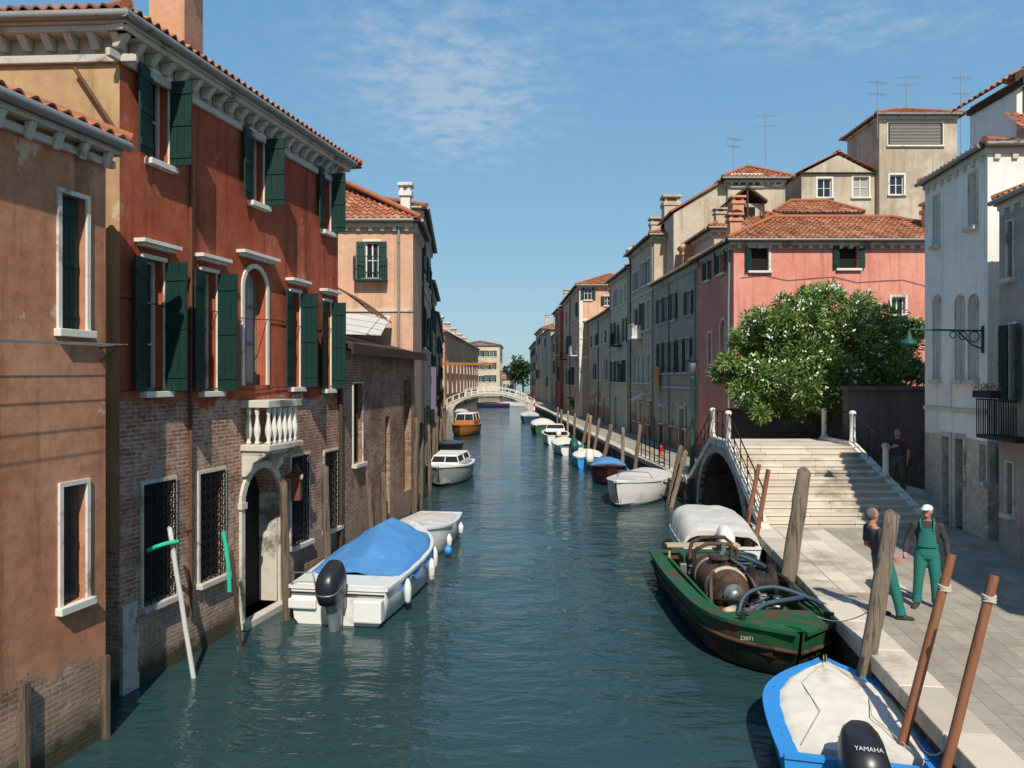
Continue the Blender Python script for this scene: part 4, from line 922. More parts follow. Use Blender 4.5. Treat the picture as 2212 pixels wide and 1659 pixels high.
# ============================================================ FAR BRIDGES
def archbridge(label,xa,xb,y,wd,rise,z0=QZ):
    t=thing('arched_bridge',label,'bridge',((xa+xb)/2,y,0)); xc=(xa+xb)/2; hw=(xb-xa)/2; N=28
    dk=lambda x:z0+rise*(1-((x-xc)/hw)**2); un=lambda x: (-.3+ (z0+rise-.3+.3)*math.sqrt(max(0,1-((x-xc)/(hw*.86))**2))) if abs(x-xc)<hw*.86 else -.5
    xs=[xa+(xb-xa)*k/N for k in range(N+1)]; mb=MB()
    for a,b in zip(xs,xs[1:]):
        for yy in (y,y+wd): mb.poly([V(a,yy,min(un(a),dk(a)-.2)),V(b,yy,min(un(b),dk(b)-.2)),V(b,yy,dk(b)),V(a,yy,dk(a))])
        mb.poly([V(a,y,dk(a)),V(b,y,dk(b)),V(b,y+wd,dk(b)),V(a,y+wd,dk(a))]); mb.poly([V(a,y,min(un(a),dk(a)-.2)),V(b,y,min(un(b),dk(b)-.2)),V(b,y+wd,min(un(b),dk(b)-.2)),V(a,y+wd,min(un(a),dk(a)-.2))])
    mb.build('span','stoneold',t,fix=False)
    for yy in (y-.08,y+wd-.1):
        mb=MB()
        for a,b in zip(xs,xs[1:]): mb.hexa([V(p,q,dk(p)+dz) for dz in (.82,.90) for p,q in ((a,yy),(b,yy),(b,yy+.12),(a,yy+.12))]); mb.hexa([V(p,q,dk(p)+dz) for dz in (-.05,.1) for p,q in ((a,yy),(b,yy),(b,yy+.18),(a,yy+.18))])
        for k in range(0,N+1,2): x=xa+(xb-xa)*k/N; mb.box((x-.05,yy+.03,dk(x)),(x+.05,yy+.10,dk(x)+.83))
        mb.build('balustrade','stonew',t)
archbridge('white arched footbridge with balustrade crossing the main canal in the distance',-10.2,3.4,118,2.2,1.8)
archbridge('second white bridge just behind the nearer white arched footbridge',-12.5,3.0,152,3.,1.7)
t=thing('gangway_beam','rust-orange horizontal beam projecting over the canal from the left bank','beam',(-6.,70,6.2))
mb=MB(); mb.box((-7.3,70,6.15),(-1.8,70.15,6.35)); mb.box((-7.3,71.5,6.15),(-1.8,71.65,6.35))
for k in range(8): mb.box((-7.1+k*.72,70.15,6.2),(-7.0+k*.72,71.5,6.3))
mb.build('beam','varnish',t)
mb=MB(); mb.tube([V(-6.9,70.8,6.2),V(-6.9,70.8,0)],.08,6); mb.tube([V(-6.9,70.8,7.4),V(-2.2,70.8,6.35)],.02,4); mb.tube([V(-6.9,70.8,6.2),V(-6.9,70.8,7.5)],.06,6); mb.build('mast','darkwood',t)
# ============================================================ POSTS
def post(label,pt,pb,d,r=.12,mat='wood',group=None,zb=-.6,name='mooring_post',dd=0,top='round'):
    a=at(pb[0],pb[1],d); b=at(pt[0],pt[1],d+dd); v=(b-a); k=(zb-a.z)/v.z; a0=a+v*k
    t_=thing(name,label,'mooring post',(a0.x,a0.y,zb),group=group)
    mb=MB(); n=14; pts=[];rs=[]
    for i in range(n):
        f=i/(n-1); p=a0.lerp(b,f)+V(random.uniform(-1,1),random.uniform(-1,1),0)*r*(.09 if top=='round' else .02); pts.append(p); rs.append(r*(1.05-.12*f)*(1+random.uniform(-.05,.05)*(top=='round')))
    if top=='round': pts.append(b+v.normalized()*r*.25+V(r*.2,0,0)); rs.append(r*.6)
    mb.tube(pts,rs,14); mb.build('shaft',mat,t_,fix=False); return t_,pts
def ring(t_,p,r,mat='rope',tk=.014,n=3):
    mb=MB()
    for j in range(n):
        mb.tube([p+V(r*math.cos(2*PI*k/12),r*math.sin(2*PI*k/12),j*tk*1.9+.01*math.sin(k+j)) for k in range(13)],tk,5)
    mb.build('rope_tie',mat,t_)
t_,_=post('thick pale grey mooring post leaning beside the green barge bow and the quay',(1926,1110),(1872,1440),10.9,.118,'woodgrey')
t_,_=post('grey mooring post leaning behind the green barge, cut slanted at its top',(1738,1018),(1706,1225),15.3,.15,'woodgrey')
t_,_=post('reddish-brown round pole leaning right, nearer one at the lower right corner',(2148,1243),(2048,1640),8.0,.052,'woodred',top='flat'); ring(t_,at(2136,1298,8.0),.06)
t_,_=post('reddish-brown round pole beside the quay just behind the blue boat',(2056,1197),(1972,1520),8.95,.055,'woodred',top='flat'); ring(t_,at(2040,1275,8.95),.063)
post('thin red-brown pole at the bridge foot, left of a pair',(1640,1003),(1612,1140),20.2,.06,'woodred',top='flat'); post('thin red-brown pole at the bridge foot, right of a pair',(1660,1014),(1632,1170),18.9,.06,'woodred',top='flat')
t1,pp=post('white-painted leaning pole with green foam sleeve by the grilled windows',(366,1140),(416,1450),12.3,.04,'tarpg',name='mooring_pole')
mb=MB(); mb.tube([at(318,1190,12.0),at(335,1182,12.1),at(360,1174,12.15),at(384,1170,12.3)],.036,8); mb.build('foam_sleeve','foam',t1)
t1,pp=post('dark thin pole with upright green foam sleeve near the water door',(500,1190),(520,1395),13.6,.035,'darkwood',name='mooring_pole')
mb=MB(); mb.tube([at(482,1148,13.5),at(488,1180,13.5),at(494,1230,13.5),at(496,1278,13.5)],.04,8); mb.build('foam_sleeve','foam',t1)
post('brown mooring post right of the arched water door',(612,1042),(620,1330),15.3,.085,'wood'); post('old mooring post against the red house behind the blue tarpaulin boat',(702,1008),(706,1190),17.1,.09,'wood')
post('first mooring post along the brick boathouse',(795,1018),(800,1110),20.6,.08,'wood'); post('second mooring post along the brick boathouse',(828,1022),(830,1110),22.2,.08,'wood')
G='mooring posts along the left bank'
for i,(x,ty,d) in enumerate(((899,905,25.5),(911,915,28.5),(926,920,33),(938,912,37),(945,900,43),(942,880,39),(953,905,49),(957,895,57),(955,878,64),(966,885,70))):
    b=820+4.8*1650/d; post('dark weathered mooring post in the left bank cluster beyond the brick boathouse',(x,ty),(x+rnd.uniform(-5,5),b),d,.085,'wood',group=G)
G='mooring posts along the far right quay'
for i,(xt,ty,xb,yb,d) in enumerate(((1213,885,1212,930,62),(1226,888,1226,930,60),(1243,893,1240,940,54),(1268,895,1262,948,50),(1276,898,1272,950,48),(1297,905,1285,965,44),(1320,918,1308,975,40),(1345,925,1345,980,37),(1384,918,1372,1010,34),(1470,965,1455,1040,29.5),(1480,975,1462,1050,28.8),(1205,880,1204,915,70))):
    post('weathered mooring post beside the far right quay boats',(xt+rnd.uniform(-3,3),ty),(xb,yb),d,.09 if i%3 else .11,'woodgrey' if i%3==1 else 'wood',group=G)
t_=thing('striped_pole','red and white striped mooring pole far along the right quay','mooring pole',(at(1154,900,88).x,88,0))
for k in range(7):
    x=at(1154,900,88).x; mb=MB(); mb.tube([V(x,88,k*.42),V(x,88,k*.42+.42)],.10,10); o=mb.build('band','white' if k%2 else 'redp',t_); o['label']='white band' if k%2 else 'red band'
# ============================================================ BOATS
def hullw(s,W,tw,pw):
    if s<.45: q=s/.45; return W/2*(tw+(1-tw)*math.sin(q*PI/2))
    q=(s-.45)/.55; return W/2*max(0.02,(1-q**pw))
def boat(label,loc,hdg,L,W,H,hull='gel',rail='white',inside='gelgrey',low=None,rise=.25,tw=.75,pw=2.4,cover=None,motor=None,deck=True,foredeck=None,name='motorboat',rake=.5,seats=True,cat='boat',group=None,floor=.15,raildim=(.04,.10,.05),split=2,strake=None,tent=False,boxy=False,scal=1.):
    t=thing(name,label,cat,(loc[0],loc[1],0),hdg,group,local=True); low=low or hull
    N=22; sh=lambda s:H+rise*s*s; Y=lambda s:-L/2+L*s
    def sec(s,side):
        w=hullw(s,W,tw,pw); z=sh(s); rk=rake*s**4
        return [V(side*w,Y(s),z),V(side*w*.985,Y(s)-rk*.12,z-.38*z),V(side*w*.93,Y(s)-rk*.45,.10),V(side*w*.80,Y(s)-rk*.7,-.04),V(side*w*.5,Y(s)-rk*.9,-.2),V(0,Y(s)-rk,-.28)]
    mb=MB(); mb.s=True
    for side in (-1,1):
        rows=[sec(k/N,side) for k in range(N+1)]
        for a,b in zip(rows,rows[1:]):
            for j in range(5): mb.m=0 if j<split else 1; mb.poly([a[j],b[j],b[j+1],a[j+1]])
    mb.m=0; mb.s=False; q=sec(0,1); q2=sec(0,-1); mb.poly(q[:6]+q2[:5][::-1])
    o=mb.build('hull',[hull,low],t,fix=False); bm=bmesh.new(); bm.from_mesh(o.data); bmesh.ops.remove_doubles(bm,verts=bm.verts,dist=.002); bmesh.ops.recalc_face_normals(bm,faces=bm.faces); bm.to_mesh(o.data); bm.free()
    if strake:
        for side in (-1,1):
            mb=MB(); mb.tube([sec(k/N,side)[1]+V(side*.02,.02 if k==N else 0,0) for k in range(N+1)],.035,6); mb.build('rubbing_strake',strake,t)
    mb=MB(); e0,e1,eh=raildim
    def rp(s,off,side): w=hullw(s,W,tw,pw); return V(side*max(.0,w+off),Y(s)+(off if s>.98 else 0),0)
    for side in (-1,1):
        for k in range(N):
            a,b=k/N,(k+1)/N; p=[]
            for dz in (-.03,eh-.03):
                for s_,of in ((a,e0),(b,e0),(b,-e1),(a,-e1)): v=rp(s_,of,side); p.append(V(v.x,v.y,sh(s_)+dz))
            mb.hexa(p)
    mb.box((-W/2*tw,-L/2-.03,H-.03),(W/2*tw,-L/2+.07,H+eh-.028)); mb.build('gunwale',rail,t)
    mb=MB(); 
    for k in range(N-1):
        a,b=k/N,(k+1)/N; wa,wb=max(0,hullw(a,W,tw,pw)-.07),max(0,hullw(b,W,tw,pw)-.07)
        mb.poly([V(-wa*.9,Y(a),floor),V(wa*.9,Y(a),floor),V(wb*.9,Y(b),floor),V(-wb*.9,Y(b),floor)])
        for sd in (-1,1): mb.poly([V(sd*wa*.9,Y(a),floor),V(sd*wb*.9,Y(b),floor),V(sd*wb,Y(b),sh(b)-.01),V(sd*wa,Y(a),sh(a)-.01)])
    mb.build('interior',inside,t,fix=False)
    if foredeck:
        mb=MB(); 
        K0=int(foredeck*N)
        for k in range(K0,N):
            a,b=k/N,(k+1)/N; wa,wb=hullw(a,W,tw,pw)-.03,hullw(b,W,tw,pw)-.03
            pa=[V(x*wa,Y(a),sh(a)+.02+.06*(1-x*x)) for x in (-1,-.5,0,.5,1)]; pb=[V(x*wb,Y(b),sh(b)+.02+.06*(1-x*x)) for x in (-1,-.5,0,.5,1)]
            for j in range(4): mb.poly([pa[j],pa[j+1],pb[j+1],pb[j]])
        mb.build('foredeck',rail,t,fix=False)
    if seats:
        for f in (.25,.55):
            mb=MB(); w=hullw(f,W,tw,pw)-.1; mb.box((-w,Y(f)-.14,H*.62),(w,Y(f)+.14,H*.62+.05)); mb.build('thwart','stonew' if inside!='darkwood' else 'varnish',t,bevel=.01)
    if cover:
        s0,s1,hh,cm=cover[:4]; droop=cover[4] if len(cover)>4 else .1; inset=cover[5] if len(cover)>5 else 0; wr=cover[6] if len(cover)>6 else 1.; sd=random.uniform(0,90)
        mb=MB(); mb.s=True; A_,B_=50,36; G_=[]
        for i in range(A_+1):
            s_=s0+(s1-s0)*i/A_; q=i/A_; w=max(.02,hullw(min(s_,.995),W,tw,pw)+.05-inset); r_=[]
            f=math.sin(PI*min(1,max(0,q*.94+.03)))**(.18 if boxy else .45)
            if tent: f=min(1.,.28+q*1.35)*min(1.,(1-q)*3.2+.15)
            for j in range(B_+1):
                x=-1+2*j/B_; ax=abs(x); prof=(1-ax**(7 if boxy else 2.2))
                if tent: prof=(1-ax**1.35) if ax>.0 else 1
                rdg=(1-abs(noise.noise(V(x*1.5+s_*4+sd,s_*3-x*1.2,7))))**3
                zz=sh(s_)+.03+hh*f*prof+wr*((.03*noise.noise(V(x*1.6+sd,s_*4,1))+.035*rdg-.015)*(1-ax**6)+.012*noise.noise(V(x*5+sd,s_*14,4))*(1-ax**8))-scal*(.06 if not tent else .03)*abs(math.sin(s_*L*(1.6 if tent else 2.2)+x*1.1))*(1-ax**4)*min(1,hh*2.2)*.6
                if ax>.9: zz-=droop*(ax-.9)/.1*(1+.4*math.sin(s_*40))
                r_.append(V(x*w,Y(s_),zz))
            G_.append(r_)
        i0=len(mb.v)
        for r_ in G_: mb.v.extend(r_)
        for i in range(A_):
            for j in range(B_): a=i0+i*(B_+1)+j; mb.fa((a,a+1,a+B_+2,a+B_+1))
        for r_ in (G_[0],G_[-1]):
            for j in range(B_): mb.poly([r_[j],r_[j+1],r_[j+1]-V(0,0,.12),r_[j]-V(0,0,.12)])
        mb.build('cover',cm,t,fix=False)
    if motor: outboard(t,0 if len(motor)<4 else motor[3],-L/2-.02,H+.02+(motor[4] if len(motor)>4 else 0),motor[0],motor[1],motor[2],motor[5] if len(motor)>5 else None)
    return t
def sup(w,l,n=16,e=3.):
    out=[]
    for j in range(n):
        a=2*PI*j/n; c,s=math.cos(a),math.sin(a); out.append((w*math.copysign(abs(c)**(2/e),c),l*math.copysign(abs(s)**(2/e),s)))
    return out
def outboard(t,x,y,z,sc_,cm,tilt,lm=None):
    X=Matrix.Translation((x,y-.06,z))@Matrix.Rotation(R(tilt),4,'X')@Matrix.Scale(sc_,4)
    mb=MB(); mb.s=True; rings=[]
    for (zz,w,l,yo) in ((.02,.10,.17,-.2),(.05,.155,.27,-.22),(.18,.175,.30,-.22),(.32,.17,.29,-.23),(.42,.14,.25,-.21),(.48,.09,.17,-.19),(.50,.03,.06,-.18)):
        rings.append([X@V(a,b+yo,zz+b*.12) for a,b in sup(w,l)])
    mb.loft(rings); mo=mb.build('outboard_motor',cm,t)
    mb=MB(); mb.s=True; rings=[]
    for zz,w,l,yo in ((.06,.14,.24,-.2),(-.1,.12,.18,-.2),(-.35,.09,.15,-.2),(-.58,.065,.14,-.22),(-.78,.045,.14,-.22),(-.95,.02,.06,-.2)): rings.append([X@V(a,b+yo,zz) for a,b in sup(w,l,12,2.)])
    mb.loft(rings); mb.s=False
    mb.tube([X@V(0,.02,-.74),X@V(0,-.1,-.74),X@V(0,-.36,-.74),X@V(0,-.44,-.74)],[.02*sc_,.055*sc_,.05*sc_,.02*sc_],8); mb.box((-.1,-.38,-.56),(.1,-.06,-.545),X)
    for k in range(3):
        a=2*PI*k/3; mb.poly([X@V(.03*math.cos(a),-.4,-.74+.03*math.sin(a)),X@V(.14*math.cos(a+.4),-.42,-.74+.14*math.sin(a+.4)),X@V(.14*math.cos(a-.3),-.38,-.74+.14*math.sin(a-.3))])
    mb.build('leg',lm or ('steel' if cm!='black' else 'gelgrey'),mo)
    mb=MB(); mb.box((-.11,-.12,-.22),(-.05,.1,.04),X); mb.box((.05,-.12,-.22),(.11,.1,.04),X); mb.box((-.11,-.12,-.1),(.11,-.08,.0),X); mb.build('clamp','steel',mo)
    mb=MB(); mb.s=True; rings=[[X@V(a*1.02,b*1.02-.225,zz+b*.12) for a,b in sup(.172,.295)] for zz in (.20,.225)]; mb.loft(rings); mb.build('trim','steel' if cm=='black' else 'navy',mo); return mo
# near-right blue boat
hd=-math.atan2(.72,2.8)
MS=1.42
T=boat('bright blue open boat with cream cover and black outboard in the lower right corner',(4.3,10.0),hd,3.0,1.85,.5,hull='bluep',rail='bluep',inside='bluep',rise=.1,tw=.9,pw=2.3,cover=(.07,.94,.02,'tarpw',.03,.2,.75),motor=(MS,'black',-4,-.06,-.22),raildim=(.05,.17,.045),seats=False,rake=.3,scal=.3)
text('YAMAHA',.068,'tarpg',T,Matrix.Translation((-.06,-1.52-.06-.405*MS,.30+.43*MS+.05))@Matrix.Rotation(R(36),4,'X'))
for k in range(11):
    s_=.08+.78*k/10
    for sd in (-1,1): mb=MB(); w=hullw(s_,1.85,.9,2.3)-.06; mb.blob((sd*w,-1.5+3.0*s_,.5+.1*s_*s_+.02),(.014,.014,.012),6,4); mb.build('cover_stud','steel',T)
mb=MB(); mb.box((-.14,-1.25,.58),(-.04,-1.1,.62)); mb.box((-.11,-1.2,.62),(-.07,-1.16,.76)); mb.build('kill_cord','redp',T)
mb=MB(); mb.tube([V(-.02,1.38,.6),V(-.02,1.38,.72),V(.02,1.38,.72),V(.02,1.38,.6)],.012,5); mb.build('bow_eye','steel',T)
for sd in (-1,1): mb=MB(); mb.tube([V(sd*.62,-1.3,.56),V(sd*.3,-.4,.60),V(sd*.42,.5,.60),V(sd*.12,1.1,.64)],.007,5); mb.build('cover_seam','rope',T)
# blue-tarp white boat, left
hd=-math.atan2(.16,1); T=boat('white motorboat under a blue tarpaulin with grey outboard, moored by the red house',(-3.0,17.5),hd,5.2,2.1,.72,hull='gel',rail='gel',inside='gelgrey',rise=.3,tw=.92,pw=2.6,cover=(.18,.84,.62,'tarpb',.22,0,1.6),motor=(1.35,'black',12,.05,-.05,'motorgrey'),foredeck=.78,raildim=(.05,.16,.06),tent=True)
mb=MB(); mb.box((-1.0,-2.68,.3),(-.42,-2.3,.5)); mb.build('stern_platform','gel',T,bevel=.03); mb=MB(); mb.box((.38,-2.8,.12),(.95,-2.55,.55)); mb.build('stern_step','gel',T,bevel=.03)
mb=MB(); mb.box((-.9,-2.5,.72),(.9,-1.7,.76)); mb.build('aft_deck','gel',T,bevel=.02)
for y_ in (-1.6,.2,1.4):
    mb=MB(); s_=(y_+2.6)/5.2; w=hullw(s_,2.1,.92,2.6)+.1; mb.lathe((w,y_,.2),[(.02,-.02),(.07,.05),(.08,.3),(.06,.42),(.02,.5)],10); mb.build('fender','white',T)
mb=MB(); mb.tube([V(-.95,-2.6,.75),V(-.9,-2.62,1.0),V(-.5,-2.64,1.02),V(-.45,-2.6,.75)],.018,6); mb.build('rail','steel',T)
mb=MB(); mb.tube([V(-.96,-2.64,.62),V(.96,-2.64,.62)],.02,6); mb.build('rubbing_strake','black',T)
# small white boat behind
T=boat('small open white boat moored ahead of the blue-tarpaulin boat',(-2.5,21.9),-.12+PI,4.4,1.6,.62,rise=.3,rail='gel',inside='tarpg',tw=.8,foredeck=.6,cover=(.1,.6,.12,'tarpg',.05,.08,1.))
for y_ in (-.9,.8):
    mb=MB(); mb.lathe((-.88,y_,.2),[(.02,0),(.07,.06),(.08,.25),(.02,.36)],8); mb.build('fender','white',T)
mb=MB(); mb.blob((-.95,1.3,.22),(.11,.11,.13)); mb.build('buoy','bluep',T)
def cabin(T,y0,y1,w0,w1,z0,h,mat,glass='glass',top='white',slope=.35,roof=True):
    def ring(z,ins): return [V(-w0+ins,y0+ins*.3,z),V(w0-ins,y0+ins*.3,z),V(w1-ins,y1-ins*2.2,z),V(-w1+ins,y1-ins*2.2,z)]
    mb=MB(); mb.loft([ring(z0,0),ring(z0+h*.45,.03)]); o=mb.build('cabin',mat,T,bevel=.02)
    mb=MB(); mb.loft([ring(z0+h*.45,.05),ring(z0+h,.17)]); mb.build('windscreen',glass,o)
    if roof: mb=MB(); mb.loft([ring(z0+h,.12),ring(z0+h+.06,.16)]); mb.build('roof',top,o,bevel=.02)
    mb=MB()
    for k in range(4):
        a=ring(z0+h*.45,.04)[k];b=ring(z0+h,.15)[k]; mb.tube([a,b],.025,6)
    for a,b in ((2,3),(1,2),(0,3)):
        p=(ring(z0+h*.45,.04)[a]+ring(z0+h*.45,.04)[b])/2; q=(ring(z0+h,.15)[a]+ring(z0+h,.15)[b])/2; mb.tube([p,q],.022,6)
    mb.build('pillar',top,o)
T=boat('grey and white cabin cruiser facing the camera by the left bank posts',(-3.05,36.5),PI-.08,5.4,2.15,.72,hull='gelgrey',rail='white',low='maroon',inside='gelgrey',rise=.2,tw=.85,pw=2.2,foredeck=.62,rake=.7,split=2)
cabin(T,-1.8,1.1,.85,.7,.75,.46,'white')
T=boat('dark covered boat between the grey cruiser and the water taxi',(-4.3,50),PI-.05,6,2.,.55,hull='black',rail='black',inside='black',cover=(.1,.9,.18,'black'),rise=.25)
T=boat('varnished wooden water taxi on the left side of the canal',(-4.1,68),PI-.08,8,2.4,.8,hull='varnish',rail='varnish',inside='darkwood',low='black',rise=.15,foredeck=.6,cat='water taxi',name='water_taxi',pw=2.2)
cabin(T,-2.6,1.,.95,.85,.8,.95,'varnish',top='white'); mb=MB(); mb.box((-.7,-3.6,1.6),(.7,-2.6,1.68)); mb.build('stern_canopy','orangec',T)
T=boat('small white boat just before the white bridge on the left',(-6.5,98),PI,5,1.9,.6,rise=.2,cover=(.2,.8,.4,'tarpg'))
# right row
T=boat('white motorboat with grey-white cover, largest by the far quay below the bridge',(5.15,31.0),PI-.45,6.0,2.2,.76,hull='gel',low='gelgrey',rail='gel',inside='tarpg',rise=.25,foredeck=.6,pw=2.3,rake=.8,cover=(.05,.58,.26,'tarpg'))
mb=MB(); mb.tube([V(-.75,.55,.85),V(-.6,.75,1.15),V(.6,.75,1.15),V(.75,.55,.85)],.02,6); mb.build('windscreen','steel',T)
T=boat('maroon boat with blue cover behind the white motorboat',(4.6,36.6),PI-.15,4.6,1.7,.6,hull='maroon',rail='maroon',inside='maroon',rise=.3,foredeck=.5,cover=(.1,.45,.35,'tarpb'))
for x_,c_ in ((-.9,'white'),(-.95,'tarpb')): mb=MB(); mb.lathe((x_,.6 if c_=='white' else -.4,.1),[(.02,0),(.1,.08),(.1,.3),(.02,.42)],8); mb.build('fender',c_,T)
T=boat('small light blue boat with raised white outboard by the far quay',(4.25,43.0),-.05,3.9,1.65,.55,hull='bluep',rail='bluep',inside='gelgrey',rise=.15,motor=(1.3,'white',30),cover=(.3,.85,.18,'tarpw'))
T=boat('turquoise-edged white boat with green wrapped motor',(3.6,50.6),.1,4.6,1.9,.55,hull='gel',low='teal2',rail='teal2',inside='gelgrey',motor=(1.5,'teal',35),cover=(.35,.9,.2,'tarpw'))
T=boat('white boat with windscreen fifth along the far right quay',(3.3,58.5),.03,5,2.,.7,hull='gel',low='teal2',inside='gelgrey',foredeck=.6,motor=(1.1,'white',20)); cabin(T,-.2,.9,.75,.6,.8,.55,'gel')
T=boat('dark green boat with pale cover before the striped pole',(2.8,70),.03,6,2.2,.75,hull='bargeg',low='black',rail='black',inside='black',cover=(.15,.8,.4,'tarpw'))
T=boat('navy blue covered boat near the right end of the white bridge',(2.0,88),.02,5.5,2.1,.75,hull='navy',low='black',rail='white',inside='black',cover=(.2,.85,.3,'tarpg'))
T=boat('tiny dark blue boat seen through the white bridge arch',(-3.4,134),PI/2,6,2.,.6,hull='navy',rail='redp',inside='black',cover=(.3,.8,.2,'navy'))
T=boat('tiny white boat seen under the white bridge, right of the dark blue one',(-.2,136),PI/2+.2,5,1.8,.6,hull='gel',inside='black',cover=(.3,.8,.15,'tarpg'))
T=boat('white boat under a pale fitted cover moored between barge and bridge',(5.28,20.4),-.08,3.6,1.9,.7,hull='gel',inside='tarpg',rise=.1,tw=.96,pw=5.,cover=(.04,.94,.52,'tarpg',.1),motor=(1.15,'white',0,0),seats=False,boxy=True,scal=.4)
# ---- barge
BX,BY=4.46,15.15; hd=PI+.01; BW=2.36
T=boat('dark green rusty work barge carrying a vacuum tank and hoses beside the quay',(BX,BY),hd,6.6,BW,.66,hull='bargeg',low='barged',rail='bargeg',inside='barged',rise=.2,tw=.9,pw=5.5,rake=.7,seats=False,name='work_barge',cat='barge',floor=.38,raildim=(.06,.24,.06),foredeck=.86,split=1,strake='rust')
mb=MB(); mb.box((-.78,-1.7,.38),(.78,2.0,.5)); mb.build('coaming','bargeg',T,bevel=.02)
for sd in (-1,1): mb=MB(); mb.box((sd*.86-.03,-2.2,.38),(sd*.86+.03,2.2,.76)); mb.build('bulwark','bargeg',T)
mb=MB(); mb.box((-.84,2.17,.38),(.84,2.23,.8)); mb.build('bulwark','bargeg',T)
Xt=Matrix.Rotation(-PI/2,4,'X')
cyl=[(.02,-.2),(.22,-.17),(.33,-.1),(.38,.02),(.38,1.5),(.33,1.62),(.2,1.7),(.02,1.73)]
TZ=.76; TX=.3; TY=-.95
mb=MB(); mb.lathe((TX,TY,TZ),cyl,28,Xt); tk=mb.build('tank','rust',T)
mb=MB(); mb.lathe((TX,TY,TZ),[(.39,1.22),(.42,1.24),(.42,1.31),(.39,1.33)],28,Xt); mb.build('band','creamp',tk)
mb=MB(); mb.lathe((TX,TY,TZ),[(.385,.3),(.4,.31),(.4,.38),(.385,.39)],28,Xt); mb.build('band','steel',tk)
mb=MB(); mb.lathe((TX,-.2,TZ+.36),[(.15,0),(.15,.07),(.2,.08),(.2,.12),(.1,.15)],16); mb.build('hatch','rust',tk)
mb=MB(); mb.lathe((TX,.75,TZ),[(.2,0),(.2,.07),(.14,.09),(.14,.16),(.05,.2)],14,Xt); mb.build('valve','steel',tk)
# hose reel
Xr=Matrix.Rotation(PI/2,4,'Y')
mb=MB(); mb.lathe((-.55,.35,.86),[(.36,-.02),(.36,.0),(.12,.0),(.12,.36),(.36,.36),(.36,.38)],24,Xr); rl=mb.build('reel','rust',T)
mb=MB(); mb.tube([V(-.53+.32*k/110,.35+(.17+.05*(k//55))*math.cos(2*PI*k/11),.86+(.17+.05*(k//55))*math.sin(2*PI*k/11)) for k in range(111)],.026,6); mb.build('wound_hose','rubber',rl)
for pts,r_ in (([V(-.45,-1.9,.5),V(-.45,-1.9,1.15),V(-.3,-1.9,1.28),V(.2,-1.8,1.3),V(.45,-1.8,1.2),V(.5,-1.8,1.0),V(.5,-1.7,.6)],.045),
               ([V(-.45,-1.5,.5),V(-.45,-1.5,1.1),V(-.25,-1.45,1.22),V(.2,-1.4,1.25),V(.5,-1.4,1.1),V(.5,-1.4,.7)],.045),
               ([V(-.1,-1.7,1.1),V(-.1,-1.3,1.25),V(.0,-.9,1.22),V(.2,-.5,1.12)],.05),
               ([V(-.3,1.7,.5),V(-.3,1.7,.85),V(-.1,1.85,.92),V(.3,1.85,.82),V(.45,1.7,.55)],.05),
               ([V(.74,.9,.5),V(.76,.9,.9),V(.65,.5,1.05),V(.45,.2,1.08)],.035),
               ([V(-.2,-1.0,1.0),V(-.2,-.2,1.02),V(-.15,.5,.95),V(-.2,1.0,.65)],.03)):
    mb=MB(); mb.tube(pts,r_,8); mb.build('pipe',random.choice(('steel','rust')),T)
mb=MB(); mb.box((-.6,-2.5,.38),(.6,-1.95,.85)); mb.build('engine_box','bargeg',T,bevel=.03)
mb=MB(); mb.box((-.85,-2.8,.92),(.85,-2.5,.98)); mb.box((-.8,-2.7,.4),(-.75,-2.6,.92)); mb.box((.75,-2.7,.4),(.8,-2.6,.92)); mb.build('bench','creamp',T,bevel=.01)
for kind in range(52):
    mb=MB(); x=random.uniform(-.74,.74); y=random.choice((random.uniform(.85,2.1),random.uniform(.85,2.1),random.uniform(-2.2,-1.1))); z=.5; q=random.random()
    if kind%4==3: x=-.3+random.uniform(-.4,.1); y=random.uniform(-1.,0)
    s_=random.uniform(.5,1.05)
    if q<.45: mb.box((x-.1*s_,y-.08*s_,z),(x+.1*s_,y+.08*s_,z+random.uniform(.1,.36))); mb.build('pump_housing',random.choice(('rust','bargeg','steel','rust')),T,bevel=.015)
    elif q<.75: mb.lathe((x,y,z),[(.08*s_,0),(.08*s_,.16),(.11*s_,.17),(.11*s_,.2),(.05*s_,.24),(.03,.32),(.09*s_,.33),(.09*s_,.35)],12); mb.build('valve',random.choice(('rust','steel','creamp')),T)
    else: mb.lathe((x,y,z+.14),[(.1*s_,-.15),(.1*s_,.15)],12,Matrix.Rotation(PI/2,4,'Y')@Matrix.Rotation(random.uniform(-1,1),4,'X')); mb.build('filter_drum',random.choice(('rust','creamp','rust')),T)
for k in range(3): mb=MB(); mb.tube([V(TX+.12*math.cos(2*PI*j/10),-.6+k*.45,TZ+.43+.05*math.sin(2*PI*j/10)) for j in range(11)],.012,5); mb.build('tank_handle','iron',tk)
def bz(p,n=10):
    p=[Vector(q) for q in p]; out=[]
    for i in range(len(p)-1):
        a=p[max(i-1,0)];b=p[i];c=p[i+1];d=p[min(i+2,len(p)-1)]
        for k in range(n):
            t=k/n; out.append(.5*((2*b)+(c-a)*t+(2*a-5*b+4*c-d)*t*t+(3*b-a-3*c+d)*t*t*t))
    out.append(p[-1]); return out
